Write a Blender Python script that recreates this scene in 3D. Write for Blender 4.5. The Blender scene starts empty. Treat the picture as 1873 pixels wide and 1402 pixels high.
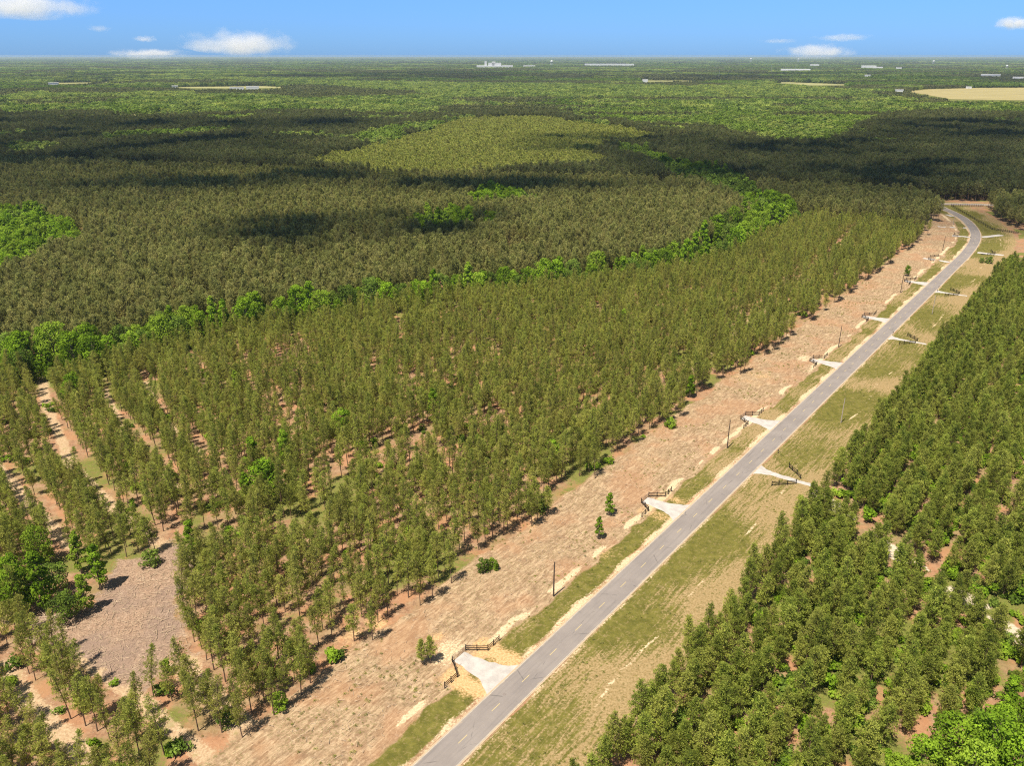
import bpy, math, random
import numpy as np
from mathutils import Vector

C = bpy.context.scene.collection
SC = bpy.context.scene
PI = math.pi

# ------------------------------------------------------------------ camera
F, IW, IH, CAMH = 1500.0, 1873, 1402, 115.0
PITCH = math.atan((701 - 101) / F)
cd = bpy.data.cameras.new('camera')
cam = bpy.data.objects.new('camera', cd)
C.objects.link(cam)
cam.location = (0, 0, CAMH)
cam.rotation_euler = (PI / 2 - PITCH, 0, 0)
cd.sensor_width = 36.0
cd.lens = F / IW * 36.0
cd.clip_start = 1.0
cd.clip_end = 120000.0
SC.camera = cam

# ------------------------------------------------------------------ sky, sun, exposure
SUN_EL, SUN_AZ = math.radians(64), math.radians(217)
TO_SUN = Vector((math.sin(SUN_AZ) * math.cos(SUN_EL), math.cos(SUN_AZ) * math.cos(SUN_EL), math.sin(SUN_EL)))
W = bpy.data.worlds.new('World')
SC.world = W
W.use_nodes = True
nt = W.node_tree
bg = nt.nodes['Background']
sky = nt.nodes.new('ShaderNodeTexSky')
sky.sky_type = 'NISHITA'
sky.sun_disc = False
sky.sun_elevation = SUN_EL
sky.sun_rotation = SUN_AZ
sky.altitude = 100
sky.air_density = 1.0
sky.dust_density = 0.2
sky.ozone_density = 4.0
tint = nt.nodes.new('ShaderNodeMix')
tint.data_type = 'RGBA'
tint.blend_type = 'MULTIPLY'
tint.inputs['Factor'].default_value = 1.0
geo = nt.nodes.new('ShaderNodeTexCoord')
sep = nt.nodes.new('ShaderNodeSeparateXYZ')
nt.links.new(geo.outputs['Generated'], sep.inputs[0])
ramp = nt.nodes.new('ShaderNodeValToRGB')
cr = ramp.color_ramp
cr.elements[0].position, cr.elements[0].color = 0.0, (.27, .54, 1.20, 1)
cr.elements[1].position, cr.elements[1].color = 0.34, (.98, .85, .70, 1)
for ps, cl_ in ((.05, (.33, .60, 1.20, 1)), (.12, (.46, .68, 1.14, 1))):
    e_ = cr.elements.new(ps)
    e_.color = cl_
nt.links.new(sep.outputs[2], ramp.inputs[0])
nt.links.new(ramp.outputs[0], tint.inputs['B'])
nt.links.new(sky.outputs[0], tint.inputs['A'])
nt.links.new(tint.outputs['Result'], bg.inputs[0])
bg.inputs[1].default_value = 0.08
sd = bpy.data.lights.new('sun', 'SUN')
sd.energy = 5.0
sd.angle = math.radians(0.53)
sd.color = (1.0, 0.91, 0.77)
sun = bpy.data.objects.new('sun', sd)
C.objects.link(sun)
sun.rotation_euler = (-TO_SUN).to_track_quat('-Z', 'Y').to_euler()
SC.view_settings.view_transform = 'Standard'
SC.view_settings.look = 'None'
SC.view_settings.gamma = 1.0
SC.view_settings.exposure = 0.78
SC.cycles.max_bounces = 6
SC.cycles.diffuse_bounces = 3
SC.cycles.glossy_bounces = 1
SC.cycles.transmission_bounces = 2
SC.cycles.volume_bounces = 2
SC.cycles.transparent_max_bounces = 16
SC.cycles.use_denoising = False
SC.cycles.filter_width = 1.15
SC.cycles.caustics_reflective = False
SC.cycles.caustics_refractive = False

# ------------------------------------------------------------------ surveying: photo pixel <-> place
cp, sp = math.cos(PITCH), math.sin(PITCH)


def g(x, y, h=0.0):
    """The spot of the place, h metres up, that the photograph shows at pixel x, y."""
    u = (np.asarray(x, float) - IW / 2) / F
    v = (np.asarray(y, float) - IH / 2) / F
    t = (CAMH - h) / (v * cp + sp)
    return np.stack([u * t, (cp - v * sp) * t], -1)


def px(X, Y, Z=0.0):
    dz = np.asarray(Z, float) - CAMH
    zc = Y * cp - dz * sp
    return np.stack([IW / 2 + F * X / zc, IH / 2 + F * (-dz * cp - Y * sp) / zc], -1)


def inpoly(P, poly):
    poly = np.asarray(poly, float)
    x, y = P[:, 0], P[:, 1]
    r = np.zeros(len(P), bool)
    j = len(poly) - 1
    for i in range(len(poly)):
        xi, yi, xj, yj = *poly[i], *poly[j]
        if yi != yj:
            r ^= ((yi > y) != (yj > y)) & (x < (xj - xi) * (y - yi) / (yj - yi) + xi)
        j = i
    return r


def gpoly(pts, h=0.0):
    a = np.asarray(pts, float)
    return g(a[:, 0], a[:, 1], h)


def poly_dist(P, L):
    """nearest distance, signed side offset and run along a polyline"""
    L = np.asarray(L, float)
    best = np.full(len(P), 1e9)
    off = np.zeros(len(P))
    run = np.zeros(len(P))
    s0 = 0.0
    for a, b in zip(L[:-1], L[1:]):
        d = b - a
        l = np.hypot(*d)
        d = d / l
        q = P - a
        t = np.clip(q @ d, 0, l)
        r = q - t[:, None] * d
        dist = np.hypot(r[:, 0], r[:, 1])
        m = dist < best
        best[m] = dist[m]
        sg = np.sign(q[:, 0] * d[1] - q[:, 1] * d[0])
        off[m] = (sg * dist)[m]
        run[m] = (s0 + t)[m]
        s0 += l
    return best, off, run


def vnoise(P, scale, seed=0):
    """smooth value noise on the ground plane"""
    rs = np.random.RandomState(seed)
    T = rs.rand(256, 256)
    q = np.asarray(P) / scale
    i = np.floor(q).astype(int)
    f = q - i
    f = f * f * (3 - 2 * f)
    a = T[i[:, 0] % 256, i[:, 1] % 256]
    b = T[(i[:, 0] + 1) % 256, i[:, 1] % 256]
    c = T[i[:, 0] % 256, (i[:, 1] + 1) % 256]
    d = T[(i[:, 0] + 1) % 256, (i[:, 1] + 1) % 256]
    return (a * (1 - f[:, 0]) + b * f[:, 0]) * (1 - f[:, 1]) + (c * (1 - f[:, 0]) + d * f[:, 0]) * f[:, 1]


# ------------------------------------------------------------------ object helpers
def link(name, me, parent=None, loc=(0, 0, 0)):
    o = bpy.data.objects.new(name, me)
    C.objects.link(o)
    o.location = loc
    if parent:
        o.parent = parent
    return o


def tag(o, label=None, cat=None, group=None, kind=None):
    if label: o['label'] = label
    if cat: o['category'] = cat
    if group: o['group'] = group
    if kind: o['kind'] = kind
    return o


class MB:
    """collects shapes for ONE mesh"""
    def __init__(s):
        s.v, s.f, s.m, s.c, s.n = [], [], [], [], 0

    def add(s, v, f, mat=0, col=0.5):
        v = np.asarray(v, float).reshape(-1, 3)
        for q in f:
            s.f.append(tuple(int(k) + s.n for k in q))
        s.m += [mat] * len(f)
        s.c.append(np.full(len(v), col) if np.isscalar(col) else np.asarray(col))
        s.v.append(v)
        s.n += len(v)

    def box(s, c, d, rz=0.0, mat=0):
        cx, sx = math.cos(rz), math.sin(rz)
        v = []
        for i in (-.5, .5):
            for j in (-.5, .5):
                for k in (-.5, .5):
                    a, b = i * d[0], j * d[1]
                    v.append((c[0] + a * cx - b * sx, c[1] + a * sx + b * cx, c[2] + k * d[2]))
        s.add(v, [(0, 1, 3, 2), (4, 6, 7, 5), (0, 4, 5, 1), (2, 3, 7, 6), (0, 2, 6, 4), (1, 5, 7, 3)], mat)

    def tube(s, pts, rad, n=6, mat=0, caps=True):
        pts = np.asarray(pts, float)
        R = np.broadcast_to(np.asarray(rad, float), (len(pts),))
        V = []
        for i, p in enumerate(pts):
            d = pts[min(i + 1, len(pts) - 1)] - pts[max(i - 1, 0)]
            d = d / (np.linalg.norm(d) + 1e-9)
            a = np.cross(d, (1, 0, 0) if abs(d[0]) < .8 else (0, 1, 0))
            a /= np.linalg.norm(a)
            b = np.cross(d, a)
            for k in range(n):
                t = 2 * PI * k / n
                V.append(p + R[i] * (a * math.cos(t) + b * math.sin(t)))
        fs = []
        for i in range(len(pts) - 1):
            for k in range(n):
                k2 = (k + 1) % n
                fs.append((i * n + k, i * n + k2, (i + 1) * n + k2, (i + 1) * n + k))
        if caps:
            fs.append(tuple(range(n))[::-1])
            fs.append(tuple((len(pts) - 1) * n + k for k in range(n)))
        s.add(V, fs, mat)

    def mesh(s, name, mats, smooth=False, color=False):
        me = bpy.data.meshes.new(name)
        V = np.concatenate(s.v) if s.v else np.zeros((0, 3))
        me.from_pydata(V.tolist(), [], s.f)
        for m in mats:
            me.materials.append(m)
        me.polygons.foreach_set('material_index', s.m)
        if smooth:
            me.polygons.foreach_set('use_smooth', [True] * len(s.f))
        if color:
            at = me.attributes.new('tint', 'FLOAT', 'POINT')
            at.data.foreach_set('value', np.concatenate(s.c).astype(np.float32))
        me.update()
        return me

    def build(s, name, mats, parent=None, loc=(0, 0, 0), **k):
        return link(name, s.mesh(name, mats if isinstance(mats, list) else [mats], **k), parent, loc)


def empty(name, loc=(0, 0, 0), rz=0.0):
    o = bpy.data.objects.new(name, None)
    C.objects.link(o)
    o.location = loc
    o.rotation_euler = (0, 0, rz)
    o.empty_display_size = 0.5
    return o


# ------------------------------------------------------------------ materials
class NT:
    def __init__(s, name):
        s.mat = bpy.data.materials.new(name)
        s.mat.use_nodes = True
        s.t = s.mat.node_tree
        s.t.nodes.clear()
        s.out = s.t.nodes.new('ShaderNodeOutputMaterial')

    def n(s, typ, ins=None, **props):
        nd = s.t.nodes.new(typ)
        for k, v in props.items():
            setattr(nd, k, v)
        for k, v in (ins or {}).items():
            if hasattr(v, 'is_output') or isinstance(v, bpy.types.NodeSocket):
                s.t.links.new(v, nd.inputs[k])
            else:
                nd.inputs[k].default_value = v
        return nd

    def math(s, op, a, b=0.5, c=None, clamp=False):
        nd = s.n('ShaderNodeMath', {0: a, 1: b}, operation=op, use_clamp=clamp)
        if c is not None:
            s.n if False else None
            if isinstance(c, bpy.types.NodeSocket):
                s.t.links.new(c, nd.inputs[2])
            else:
                nd.inputs[2].default_value = c
        return nd.outputs[0]

    def mix(s, f, a, b, blend='MIX'):
        nd = s.n('ShaderNodeMix', data_type='RGBA', blend_type=blend)
        for k, v in (('Factor', f), ('A', a), ('B', b)):
            if isinstance(v, bpy.types.NodeSocket):
                s.t.links.new(v, nd.inputs[k])
            elif k == 'Factor':
                nd.inputs[k].default_value = v
            else:
                nd.inputs[k].default_value = (*v, 1) if len(v) == 3 else v
        return nd.outputs['Result']

    def noise(s, vec, scale, detail=4, rough=0.55, dist=0.0):
        return s.n('ShaderNodeTexNoise', {'Vector': vec, 'Scale': scale, 'Detail': detail, 'Roughness': rough, 'Distortion': dist}).outputs[0]

    def step(s, x, lo, hi):
        return s.n('ShaderNodeMapRange', {'Value': x, 'From Min': lo, 'From Max': hi}, interpolation_type='SMOOTHSTEP').outputs[0]

    def principled(s, col, rough=0.9, spec=0.1, bump=None, bstr=0.4, bdist=0.1, metal=0.0):
        p = s.n('ShaderNodeBsdfPrincipled', {'Roughness': rough, 'Specular IOR Level': spec, 'Metallic': metal})
        if isinstance(col, bpy.types.NodeSocket):
            s.t.links.new(col, p.inputs['Base Color'])
        else:
            p.inputs['Base Color'].default_value = (*col, 1)
        if bump is not None:
            b = s.n('ShaderNodeBump', {'Height': bump, 'Strength': bstr, 'Distance': bdist})
            s.t.links.new(b.outputs[0], p.inputs['Normal'])
        return p.outputs[0]

    def done(s, sh):
        s.t.links.new(sh, s.out.inputs[0])
        return s.mat


def simple_mat(name, col, rough=0.8, var=0.15, scale=3.0, metal=0.0, spec=0.2):
    t = NT(name)
    co = t.n('ShaderNodeTexCoord').outputs['Object']
    f = t.noise(co, scale, 5)
    a = tuple(c * (1 - var) for c in col)
    b = tuple(min(1, c * (1 + var)) for c in col)
    return t.done(t.principled(t.mix(f, a, b), rough, spec, metal=metal))


def leaf_mat(name, dark, light, odd, trans=0.25):
    """foliage: each tuft its own tone, each tree its own tone"""
    t = NT(name)
    at = t.n('ShaderNodeAttribute', attribute_name='tint').outputs['Fac']
    rnd = t.n('ShaderNodeObjectInfo').outputs['Random']
    col = t.mix(at, dark, light)
    col = t.mix(t.math('MULTIPLY', t.step(rnd, 0.35, 1.0), 0.6), col, odd)
    v = t.math('MULTIPLY_ADD', t.math('FRACT', t.math('MULTIPLY', rnd, 17.31)), 0.5, 0.75)
    hsv = t.n('ShaderNodeHueSaturation', {'Color': col, 'Value': v})
    col = hsv.outputs[0]
    d = t.n('ShaderNodeBsdfDiffuse', {'Color': col})
    tr = t.n('ShaderNodeBsdfTranslucent', {'Color': col})
    m = t.n('ShaderNodeMixShader', {0: trans, 1: d.outputs[0], 2: tr.outputs[0]})
    return t.done(m.outputs[0])


M = {}
M['needle'] = leaf_mat('pine_needles', (.150, .188, .034), (.410, .435, .086), (.410, .385, .095), .44)
M['needle_lush'] = leaf_mat('bushy_pine_needles', (.125, .175, .028), (.375, .420, .075), (.375, .375, .085), .43)
M['needle_dull'] = leaf_mat('dull_pine_needles', (.148, .160, .046), (.345, .355, .108), (.365, .330, .120), .40)
M['needle_far'] = leaf_mat('far_pine_needles', (.085, .104, .036), (.175, .195, .066), (.180, .170, .070), .35)
M['needle_young'] = leaf_mat('young_pine_needles', (.225, .255, .050), (.400, .425, .100), (.375, .360, .100), .42)
M['leaf'] = leaf_mat('broad_leaves', (.085, .155, .012), (.245, .385, .028), (.320, .430, .050), .38)
M['leaf_dark'] = leaf_mat('dark_broad_leaves', (.060, .105, .018), (.170, .250, .036), (.220, .300, .055), .35)
M['leaf_far'] = leaf_mat('far_broad_leaves', (.090, .140, .034), (.245, .325, .068), (.370, .410, .092), .40)
M['bark'] = simple_mat('pine_bark', (.135, .090, .062), .95, .35, 6)
M['bark_grey'] = simple_mat('grey_bark', (.20, .16, .12), .95, .3, 6)
M['pole'] = simple_mat('weathered_pole_wood', (.075, .055, .042), .9, .3, 5)
M['black_board'] = simple_mat('black_board_paint', (.016, .014, .013), .6, .3, 2)
M['gate_metal'] = simple_mat('galvanised_gate', (.26, .22, .20), .55, .15, 2, .3)
M['white_panel'] = simple_mat('white_cladding', (.52, .53, .54), .6, .05, .05)
M['roof_grey'] = simple_mat('grey_roofing', (.42, .42, .42), .7, .12, .1)
M['white_paint'] = simple_mat('worn_white_line', (.36, .33, .28), .8, .35, 1.5)
M['yellow_paint'] = simple_mat('worn_yellow_line', (.45, .36, .18), .8, .25, 1.5)
M['stick'] = simple_mat('dry_sticks', (.42, .32, .22), .95, .35, .6)
M['brown_metal'] = simple_mat('brown_metal', (.10, .08, .07), .6, .2, 2)

# ------------------------------------------------------------------ the road's line, run and offset
D0 = np.array([0.59925579, 0.80055762])                  # along the road, away from the camera
N0 = np.array([D0[1], -D0[0]])                           # to its right
O0 = np.array([-17.3, 107.8])                            # left edge line at the frame's bottom


def rd(s, d):
    return O0 + s * D0 + d * N0


far_pts = [(1714, 507), (1745.6, 485.6), (1765.5, 467), (1782.7, 444), (1785.5, 430), (1780, 417), (1765.5, 401.4), (1745.6, 390), (1728.5, 382.8), (1712, 374)]
cl = [rd(-60, 3.15), rd(395, 3.0)] + [g(*p) for p in far_pts[1:]]
cl = np.array(cl)


def smooth_line(P, n=4):
    for _ in range(n):
        q = [P[0]]
        for a, b in zip(P[:-1], P[1:]):
            q += [a * .75 + b * .25, a * .25 + b * .75]
        P = np.array(q + [P[-1]])
    return P


ROAD = np.concatenate([[rd(-60, 3.15)], smooth_line(cl[1:], 3)])
HW = 3.15
hwy_px = [(1990, 385), (1873, 378), (1798, 374.5), (1712, 373), (1600, 366), (1470, 358), (1200, 347), (1000, 341), (800, 336), (640, 332), (450, 324), (250, 316), (0, 304), (-200, 296)]
HIGHWAY = gpoly(hwy_px)


def strip(line, w0, w1, z, name, mat, step=None):
    """a ribbon along a line from offset w0 to w1, with run and offset in its UVs"""
    line = np.asarray(line)
    if step:
        q = [line[0]]
        for a, b in zip(line[:-1], line[1:]):
            k = max(1, int(np.hypot(*(b - a)) / step))
            q += [a + (b - a) * (i + 1) / k for i in range(k)]
        line = np.array(q)
    t = np.gradient(line, axis=0)
    t /= np.hypot(t[:, 0], t[:, 1])[:, None]
    nn = np.stack([t[:, 1], -t[:, 0]], -1)
    run = np.concatenate([[0], np.cumsum(np.hypot(*np.diff(line, axis=0).T))])
    w0 = np.broadcast_to(w0, (len(line),))
    w1 = np.broadcast_to(w1, (len(line),))
    A = line + nn * w0[:, None]
    B = line + nn * w1[:, None]
    V = [(*a, z) for a in A] + [(*b, z) for b in B]
    n = len(line)
    me = bpy.data.meshes.new(name)
    me.from_pydata(V, [], [(i, n + i, n + i + 1, i + 1) for i in range(n - 1)])
    uv = me.uv_layers.new(name='sd')
    for p in me.polygons:
        for li, vi in zip(p.loop_indices, p.vertices):
            i = vi % n
            uv.data[li].uv = (run[i], w0[i] if vi < n else w1[i])
    me.materials.append(mat)
    return me


# asphalt
t = NT('asphalt')
uv = t.n('ShaderNodeUVMap', uv_map='sd').outputs[0]
sx = t.n('ShaderNodeSeparateXYZ', {0: uv})
big = t.noise(uv, .12, 5, .6)
st = t.n('ShaderNodeMapping', {'Vector': uv, 'Scale': (.06, 1.4, 1)}).outputs[0]
streak = t.noise(st, 1.0, 4, .6)
fine = t.noise(uv, 9.0, 3, .7)
col = t.mix(t.step(big, .3, .7), (0.180, 0.156, 0.144), (0.232, 0.202, 0.182))
col = t.mix(t.math('MULTIPLY', t.step(streak, .45, .75), .55), col, (0.128, 0.114, 0.108))
col = t.mix(t.math('MULTIPLY', fine, .35), col, (0.264, 0.240, 0.224))
vor = t.n('ShaderNodeTexVoronoi', {'Vector': t.n('ShaderNodeMapping', {'Vector': uv, 'Scale': (.10, .22, 1)}).outputs[0], 'Scale': 1.0}, feature='DISTANCE_TO_EDGE').outputs[0]
crk = t.math('MULTIPLY', t.step(vor, .02, .0), t.step(t.noise(uv, .25, 3), .5, .62))
col = t.mix(t.math('MULTIPLY', crk, .6), col, (0.064, 0.060, 0.060))
edge = t.math('ABSOLUTE', sx.outputs[1])
dirt = t.step(t.math('ADD', edge, t.math('MULTIPLY', t.noise(uv, .6, 5), 1.2)), 3.35, 3.95)
col = t.mix(dirt, col, (0.400, 0.304, 0.200))
M['asphalt'] = t.done(t.principled(col, .85, .25, fine, .25, .02))
road = link('road', strip(ROAD, -HW - .3, HW + .3, .03, 'road', M['asphalt'], 4.0))
tag(road, kind='structure')
hw = link('highway', strip(HIGHWAY, -5.0, 5.0, .07, 'highway', M['asphalt'], 20))
tag(hw, kind='structure')
for nm, o in (('road_edge_line', -HW + .05), ('road_edge_line', HW - .2)):
    tag(link(nm, strip(ROAD, o, o + .15, .042, nm, M['white_paint'], 4.0)), kind='structure')
mb = MB()
rr, ll = [], 0
_, _, r0 = poly_dist(np.array([g(1101.3, 1108.3)]), ROAD)
dash0 = float(r0[0]) - 9.72 * 12
seg = np.concatenate([[0], np.cumsum(np.hypot(*np.diff(ROAD, axis=0).T))])


def along(r):
    i = int(np.clip(np.searchsorted(seg, r) - 1, 0, len(ROAD) - 2))
    d = (ROAD[i + 1] - ROAD[i]) / (seg[i + 1] - seg[i])
    return ROAD[i] + d * (r - seg[i]), d


for k in range(80):
    r = dash0 + 9.72 * k
    if 10 < r < seg[-1] - 15:
        p, d = along(r)
        mb.box((p[0], p[1], .036), (2.5, .13, .012), math.atan2(d[1], d[0]))
tag(mb.build('road_centre_line', M['yellow_paint']), kind='structure')

# ------------------------------------------------------------------ entrances
# (run along the road of the gate's middle, half width of the gravel at the road, side)
def sd_of(x, y, h=0):
    q = g(x, y, h) - O0
    return float(q @ D0), float(q @ N0)


GATES_L = []
for a, b in [((827, 1212), (853, 1191)), ((1179.5, 922.6), (1193.7, 911.9)), ((1363.5, 770), (1372, 762)), ((1484.3, 661.5), (1490.8, 657)), ((1579.8, 581.5), (1583.7, 577.7)), ((1652.8, 515), (1656, 512.5))]:
    s1, d1 = sd_of(*a)
    s2, d2 = sd_of(*b)
    GATES_L.append((s1 + s2) / 2)
GATES_R = []
for a in [(1460, 881), (1676, 626.5), (1753.5, 539.3)]:
    GATES_R.append(sd_of(*a))
RIGHT_LINE = [(1432, 872), (1650, 623), (1735, 536)]


# ------------------------------------------------------------------ ground: one sheet to the horizon
def axis(lo, hi, step, far):
    a = np.arange(lo, hi + step / 2, step)
    ext, k = [], step
    p = 0.0
    while p < far:
        k *= 1.22
        p += k
        ext.append(p)
    ext = np.array(ext)
    return np.concatenate([(lo - ext)[::-1], a, hi + ext])


gx = axis(-230, 400, 1.2, 60000)
gy = axis(92, 640, 1.2, 60000)
gy = gy[gy > -3000]
nx_, ny_ = len(gx), len(gy)
GX, GY = np.meshgrid(gx, gy)
P = np.stack([GX.ravel(), GY.ravel()], -1)
dist, off, run = poly_dist(P, ROAD)
q = P - O0
S, Dd = q @ D0, q @ N0
straight = S < 380
d_l = off + HW                                   # 0 at the left edge line, positive to the right
near = (np.abs(P[:, 0]) < 700) & (P[:, 1] < 900) & (P[:, 1] > 40)
n1, n2, n3 = vnoise(P, 7, 1), vnoise(P, 22, 2), vnoise(P, 3.2, 3)
wob = (n1 - .5) * 2.2 + (n3 - .5) * 1.6
dl = d_l + wob * np.clip(np.abs(d_l - 3) / 12, .15, 1)
sm = lambda x, a, b: np.clip((x - a) / (b - a), 0, 1) ** 2 * (3 - 2 * np.clip((x - a) / (b - a), 0, 1))
band = lambda x, a, b, w: sm(x, a - w, a + w) * (1 - sm(x, b - w, b + w))
bare = band(dl, -30.5, -6.6, 1.8)
grass = np.maximum(band(dl, -6.8, -1.3, .9), band(dl, 6.8, 26.5, 1.0))
sand = np.maximum(band(dl, -1.9, 0.6, .9) * (.36 + .6 * n1), band(dl, 6.0, 7.6, .8) * (.28 + .5 * n1))
sand = np.maximum(sand, band(d_l + (n1 - .5) * 2.5, -9.2, -7.4, .6) * sm(n1, .3, .75))
sand = np.maximum(sand, band(d_l + (n2 - .5) * 3, 17.5, 18.4, .5) * sm(n1, .35, .8) * .8)
sand = np.maximum(sand, band(d_l + (n2 - .5) * 4, 23.0, 26.5, 1.6) * sm(n1, .35, .9) * .42)
orange = np.zeros(len(P))
dry = np.clip(.5 + (n2 - .5) * 1.2, 0, 1)
dry = np.where(d_l > 6, .28 + .48 * sm(d_l, 13, 26) + (n2 - .5) * .9, .34 + (n2 - .5) * .9 + (n1 - .5) * .5)
dry = dry + np.where(d_l > 6, .34 * np.clip((85 - S) / 70, 0, 1) + .5 * (vnoise(P, 13, 4) - .5), 0)
dry = np.clip(dry, 0, 1)
for k, s in enumerate(GATES_L):
    ds, dd = S - s, Dd
    m = np.exp(-((np.abs(ds) - 5.2) / 3.2) ** 2) * band(dd + wob * .5, -11.5, -.6, .8)
    ring = np.maximum(m, np.exp(-(ds / 8.5) ** 2) * band(dd + wob * .4, -10, -7.2, .6) * .9)
    orange = np.maximum(orange, ring * (.92, .55, .22, .3, .2, .2)[k])
    sand = np.maximum(sand, np.exp(-(ds / (17 if k else 11)) ** 2) * band(dd + wob * .35, -9.6, -7.6, .45) * (1.0 if k in (1, 2, 3) else .6))
    sand = np.maximum(sand, np.exp(-(ds / 7) ** 2) * band(dd + wob, -17, -11, 1.5) * (.7 if k in (0, 3) else .35))
for x, y, r, w in [(637, 1165, 3.5, .8), (800, 1165, 2.2, .9), (960, 950, 6, .7), (1190, 845, 7, .5), (1375, 690, 12, .45), (690, 1140, 3, .7), (1110, 1010, 5, .4), (170, 1165, 2, .6)]:
    c = g(x, y)
    orange = np.maximum(orange, w * np.exp(-((P - c) ** 2).sum(1) / r ** 2) * (.4 + n3))
SLASH = gpoly([(40, 1135), (75, 1110), (130, 1120), (190, 1080), (215, 1030), (280, 1020), (310, 985), (345, 1000), (345, 1050), (330, 1120), (350, 1200), (300, 1205), (270, 1260), (200, 1250), (150, 1190), (80, 1180)])
e1, o1, _ = poly_dist(P, np.concatenate([SLASH, SLASH[:1]]))
ins = inpoly(P, SLASH)
slash = sm(np.where(ins, e1, -e1) + wob * 1.6, -3.0, 3.0)
SANDY = gpoly([(350, 1190), (440, 1290), (500, 1330), (560, 1420), (380, 1420), (420, 1340), (330, 1260), (300, 1225)])
e2, _, _ = poly_dist(P, np.concatenate([SANDY, SANDY[:1]]))
lane = sm(np.where(inpoly(P, SANDY), e2, -e2) + wob, -2, 2) * .8
for pl, w in [([(75, 690), (85, 740), (130, 850), (200, 925), (300, 1000)], 2.4), ([(-60, 800), (0, 860), (60, 930), (130, 1000)], 2.2), ([(190, 715), (230, 800), (330, 900)], 1.8), ([(265, 700), (300, 770), (370, 830)], 1.6), ([(345, 655), (385, 720)], 1.6),
              ([(0, 1220), (90, 1320), (190, 1420)], 2.8), ([(130, 1180), (230, 1260), (310, 1330), (420, 1420)], 2.6), ([(20, 1130), (-60, 1160)], 3),
              ([(1565, 422), (1500, 490), (1420, 550), (1330, 620), (1240, 700)], 2.2)]:
    e, _, _ = poly_dist(P, gpoly(pl))
    lane = np.maximum(lane, (1 - sm(e + wob * .6, w * .4, w * 1.1)) * (.55 + .5 * n1))
TRACK = gpoly([(1500, 905), (1560, 955), (1610, 993), (1660, 1028), (1710, 1062), (1765, 1094), (1825, 1132), (1900, 1190)])
e, _, _ = poly_dist(P, TRACK)
track = (1 - sm(e + wob * .5, 1.6, 3.4)) * sm(vnoise(P, 6, 99), .30, .55)
e, _, _ = poly_dist(P, gpoly([(1873, 650), (1830, 720), (1800, 790), (1760, 880)]))
lane = np.maximum(lane, (1 - sm(e + wob * .5, 1.5, 3.5)) * .9)
green = np.zeros(len(P))
green = np.maximum(green, (d_l > 29) * sm(n2 * .55 + n1 * .45, .42, .62) * .9)
green = np.maximum(green, (d_l < -30) * sm(n2 * .6 + n1 * .4, .50, .72) * .85)
BELT_PX = [(-40, 640), (0, 648), (60, 655), (130, 655), (200, 640), (280, 610), (350, 592), (430, 578), (520, 568), (600, 560), (680, 545), (760, 530), (850, 522), (960, 512), (1060, 500), (1150, 490), (1230, 478), (1300, 455), (1340, 425), (1400, 398), (1450, 388)]
BELT = gpoly(BELT_PX, 7)
e, _, _ = poly_dist(P, BELT)
green = np.maximum(green, 1 - sm(e, 8, 20))
lane *= (d_l < -26) | (d_l > 26)
fade = np.where(near, 1.0, 0.0)
cut = (np.abs(dist) < HW + .3)
relief = ((n1 - .5) * .30 + (n3 - .5) * .22 + (n2 - .5) * .3) * sm(dist, 4.2, 9)
ditch = -.5 * np.exp(-((d_l - 12) / 1.6) ** 2) * near
gate_flat = np.ones(len(P))
for s in GATES_L:
    gate_flat *= 1 - np.exp(-((S - s) / 9) ** 4) * band(Dd, -13, 1, 1.5)
for s, d in GATES_R:
    gate_flat *= 1 - np.exp(-((S - s) / 6) ** 4) * band(Dd, 4, 30, 1.5)
Z = np.where(near, (relief + ditch) * gate_flat, 0) - .02
e, _, _ = poly_dist(P, HIGHWAY)
Z = np.where(e < 9, np.minimum(Z, -.02), Z)
me = bpy.data.meshes.new('ground')
idx = np.arange(nx_ * ny_).reshape(ny_, nx_)
quads = np.stack([idx[:-1, :-1], idx[:-1, 1:], idx[1:, 1:], idx[1:, :-1]], -1).reshape(-1, 4)
me.vertices.add(len(P))
me.vertices.foreach_set('co', np.concatenate([P, Z[:, None]], 1).astype(np.float32).ravel())
me.loops.add(quads.size)
me.loops.foreach_set('vertex_index', quads.ravel().astype(np.int32))
me.polygons.add(len(quads))
me.polygons.foreach_set('loop_start', np.arange(0, quads.size, 4, dtype=np.int32))
me.polygons.foreach_set('use_smooth', np.ones(len(quads), bool))
me.update(calc_edges=True)
for nm, ch in (('za', (bare, grass, sand, orange)), ('zb', (slash, lane, np.where(near, green, 1.6), track))):
    a = me.color_attributes.new(nm, 'FLOAT_COLOR', 'POINT')
    a.data.foreach_set('color', np.stack([c * (fade if c.max() < 1.5 else 1) for c in ch], -1).astype(np.float32).ravel())
a = me.attributes.new('sdv', 'FLOAT_VECTOR', 'POINT')
a.data.foreach_set('vector', np.stack([run, d_l, dry], -1).astype(np.float32).ravel())
t = NT('ground_cover')
co = t.n('ShaderNodeTexCoord').outputs['Object']
za = t.n('ShaderNodeAttribute', attribute_name='za')
zb = t.n('ShaderNodeAttribute', attribute_name='zb')
sdv = t.n('ShaderNodeAttribute', attribute_name='sdv').outputs['Vector']
A = t.n('ShaderNodeSeparateColor', {0: za.outputs['Color']}).outputs
B = t.n('ShaderNodeSeparateColor', {0: zb.outputs['Color']}).outputs
dryv = t.n('ShaderNodeSeparateXYZ', {0: sdv}).outputs[2]
f1 = t.noise(co, 2.2, 6, .65)
f2 = t.noise(co, .45, 6, .6)
f3 = t.noise(co, .07, 5, .55)
f4 = t.noise(co, 3.6, 4, .75)
f5 = t.noise(co, 1.1, 5, .7, .6)
fur = t.n('ShaderNodeMapping', {'Vector': sdv, 'Rotation': (0, 0, math.radians(14)), 'Scale': (.16, .75, 0)}).outputs[0]
furn = t.noise(fur, 1.6, 6, .65, 1.2)
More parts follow.
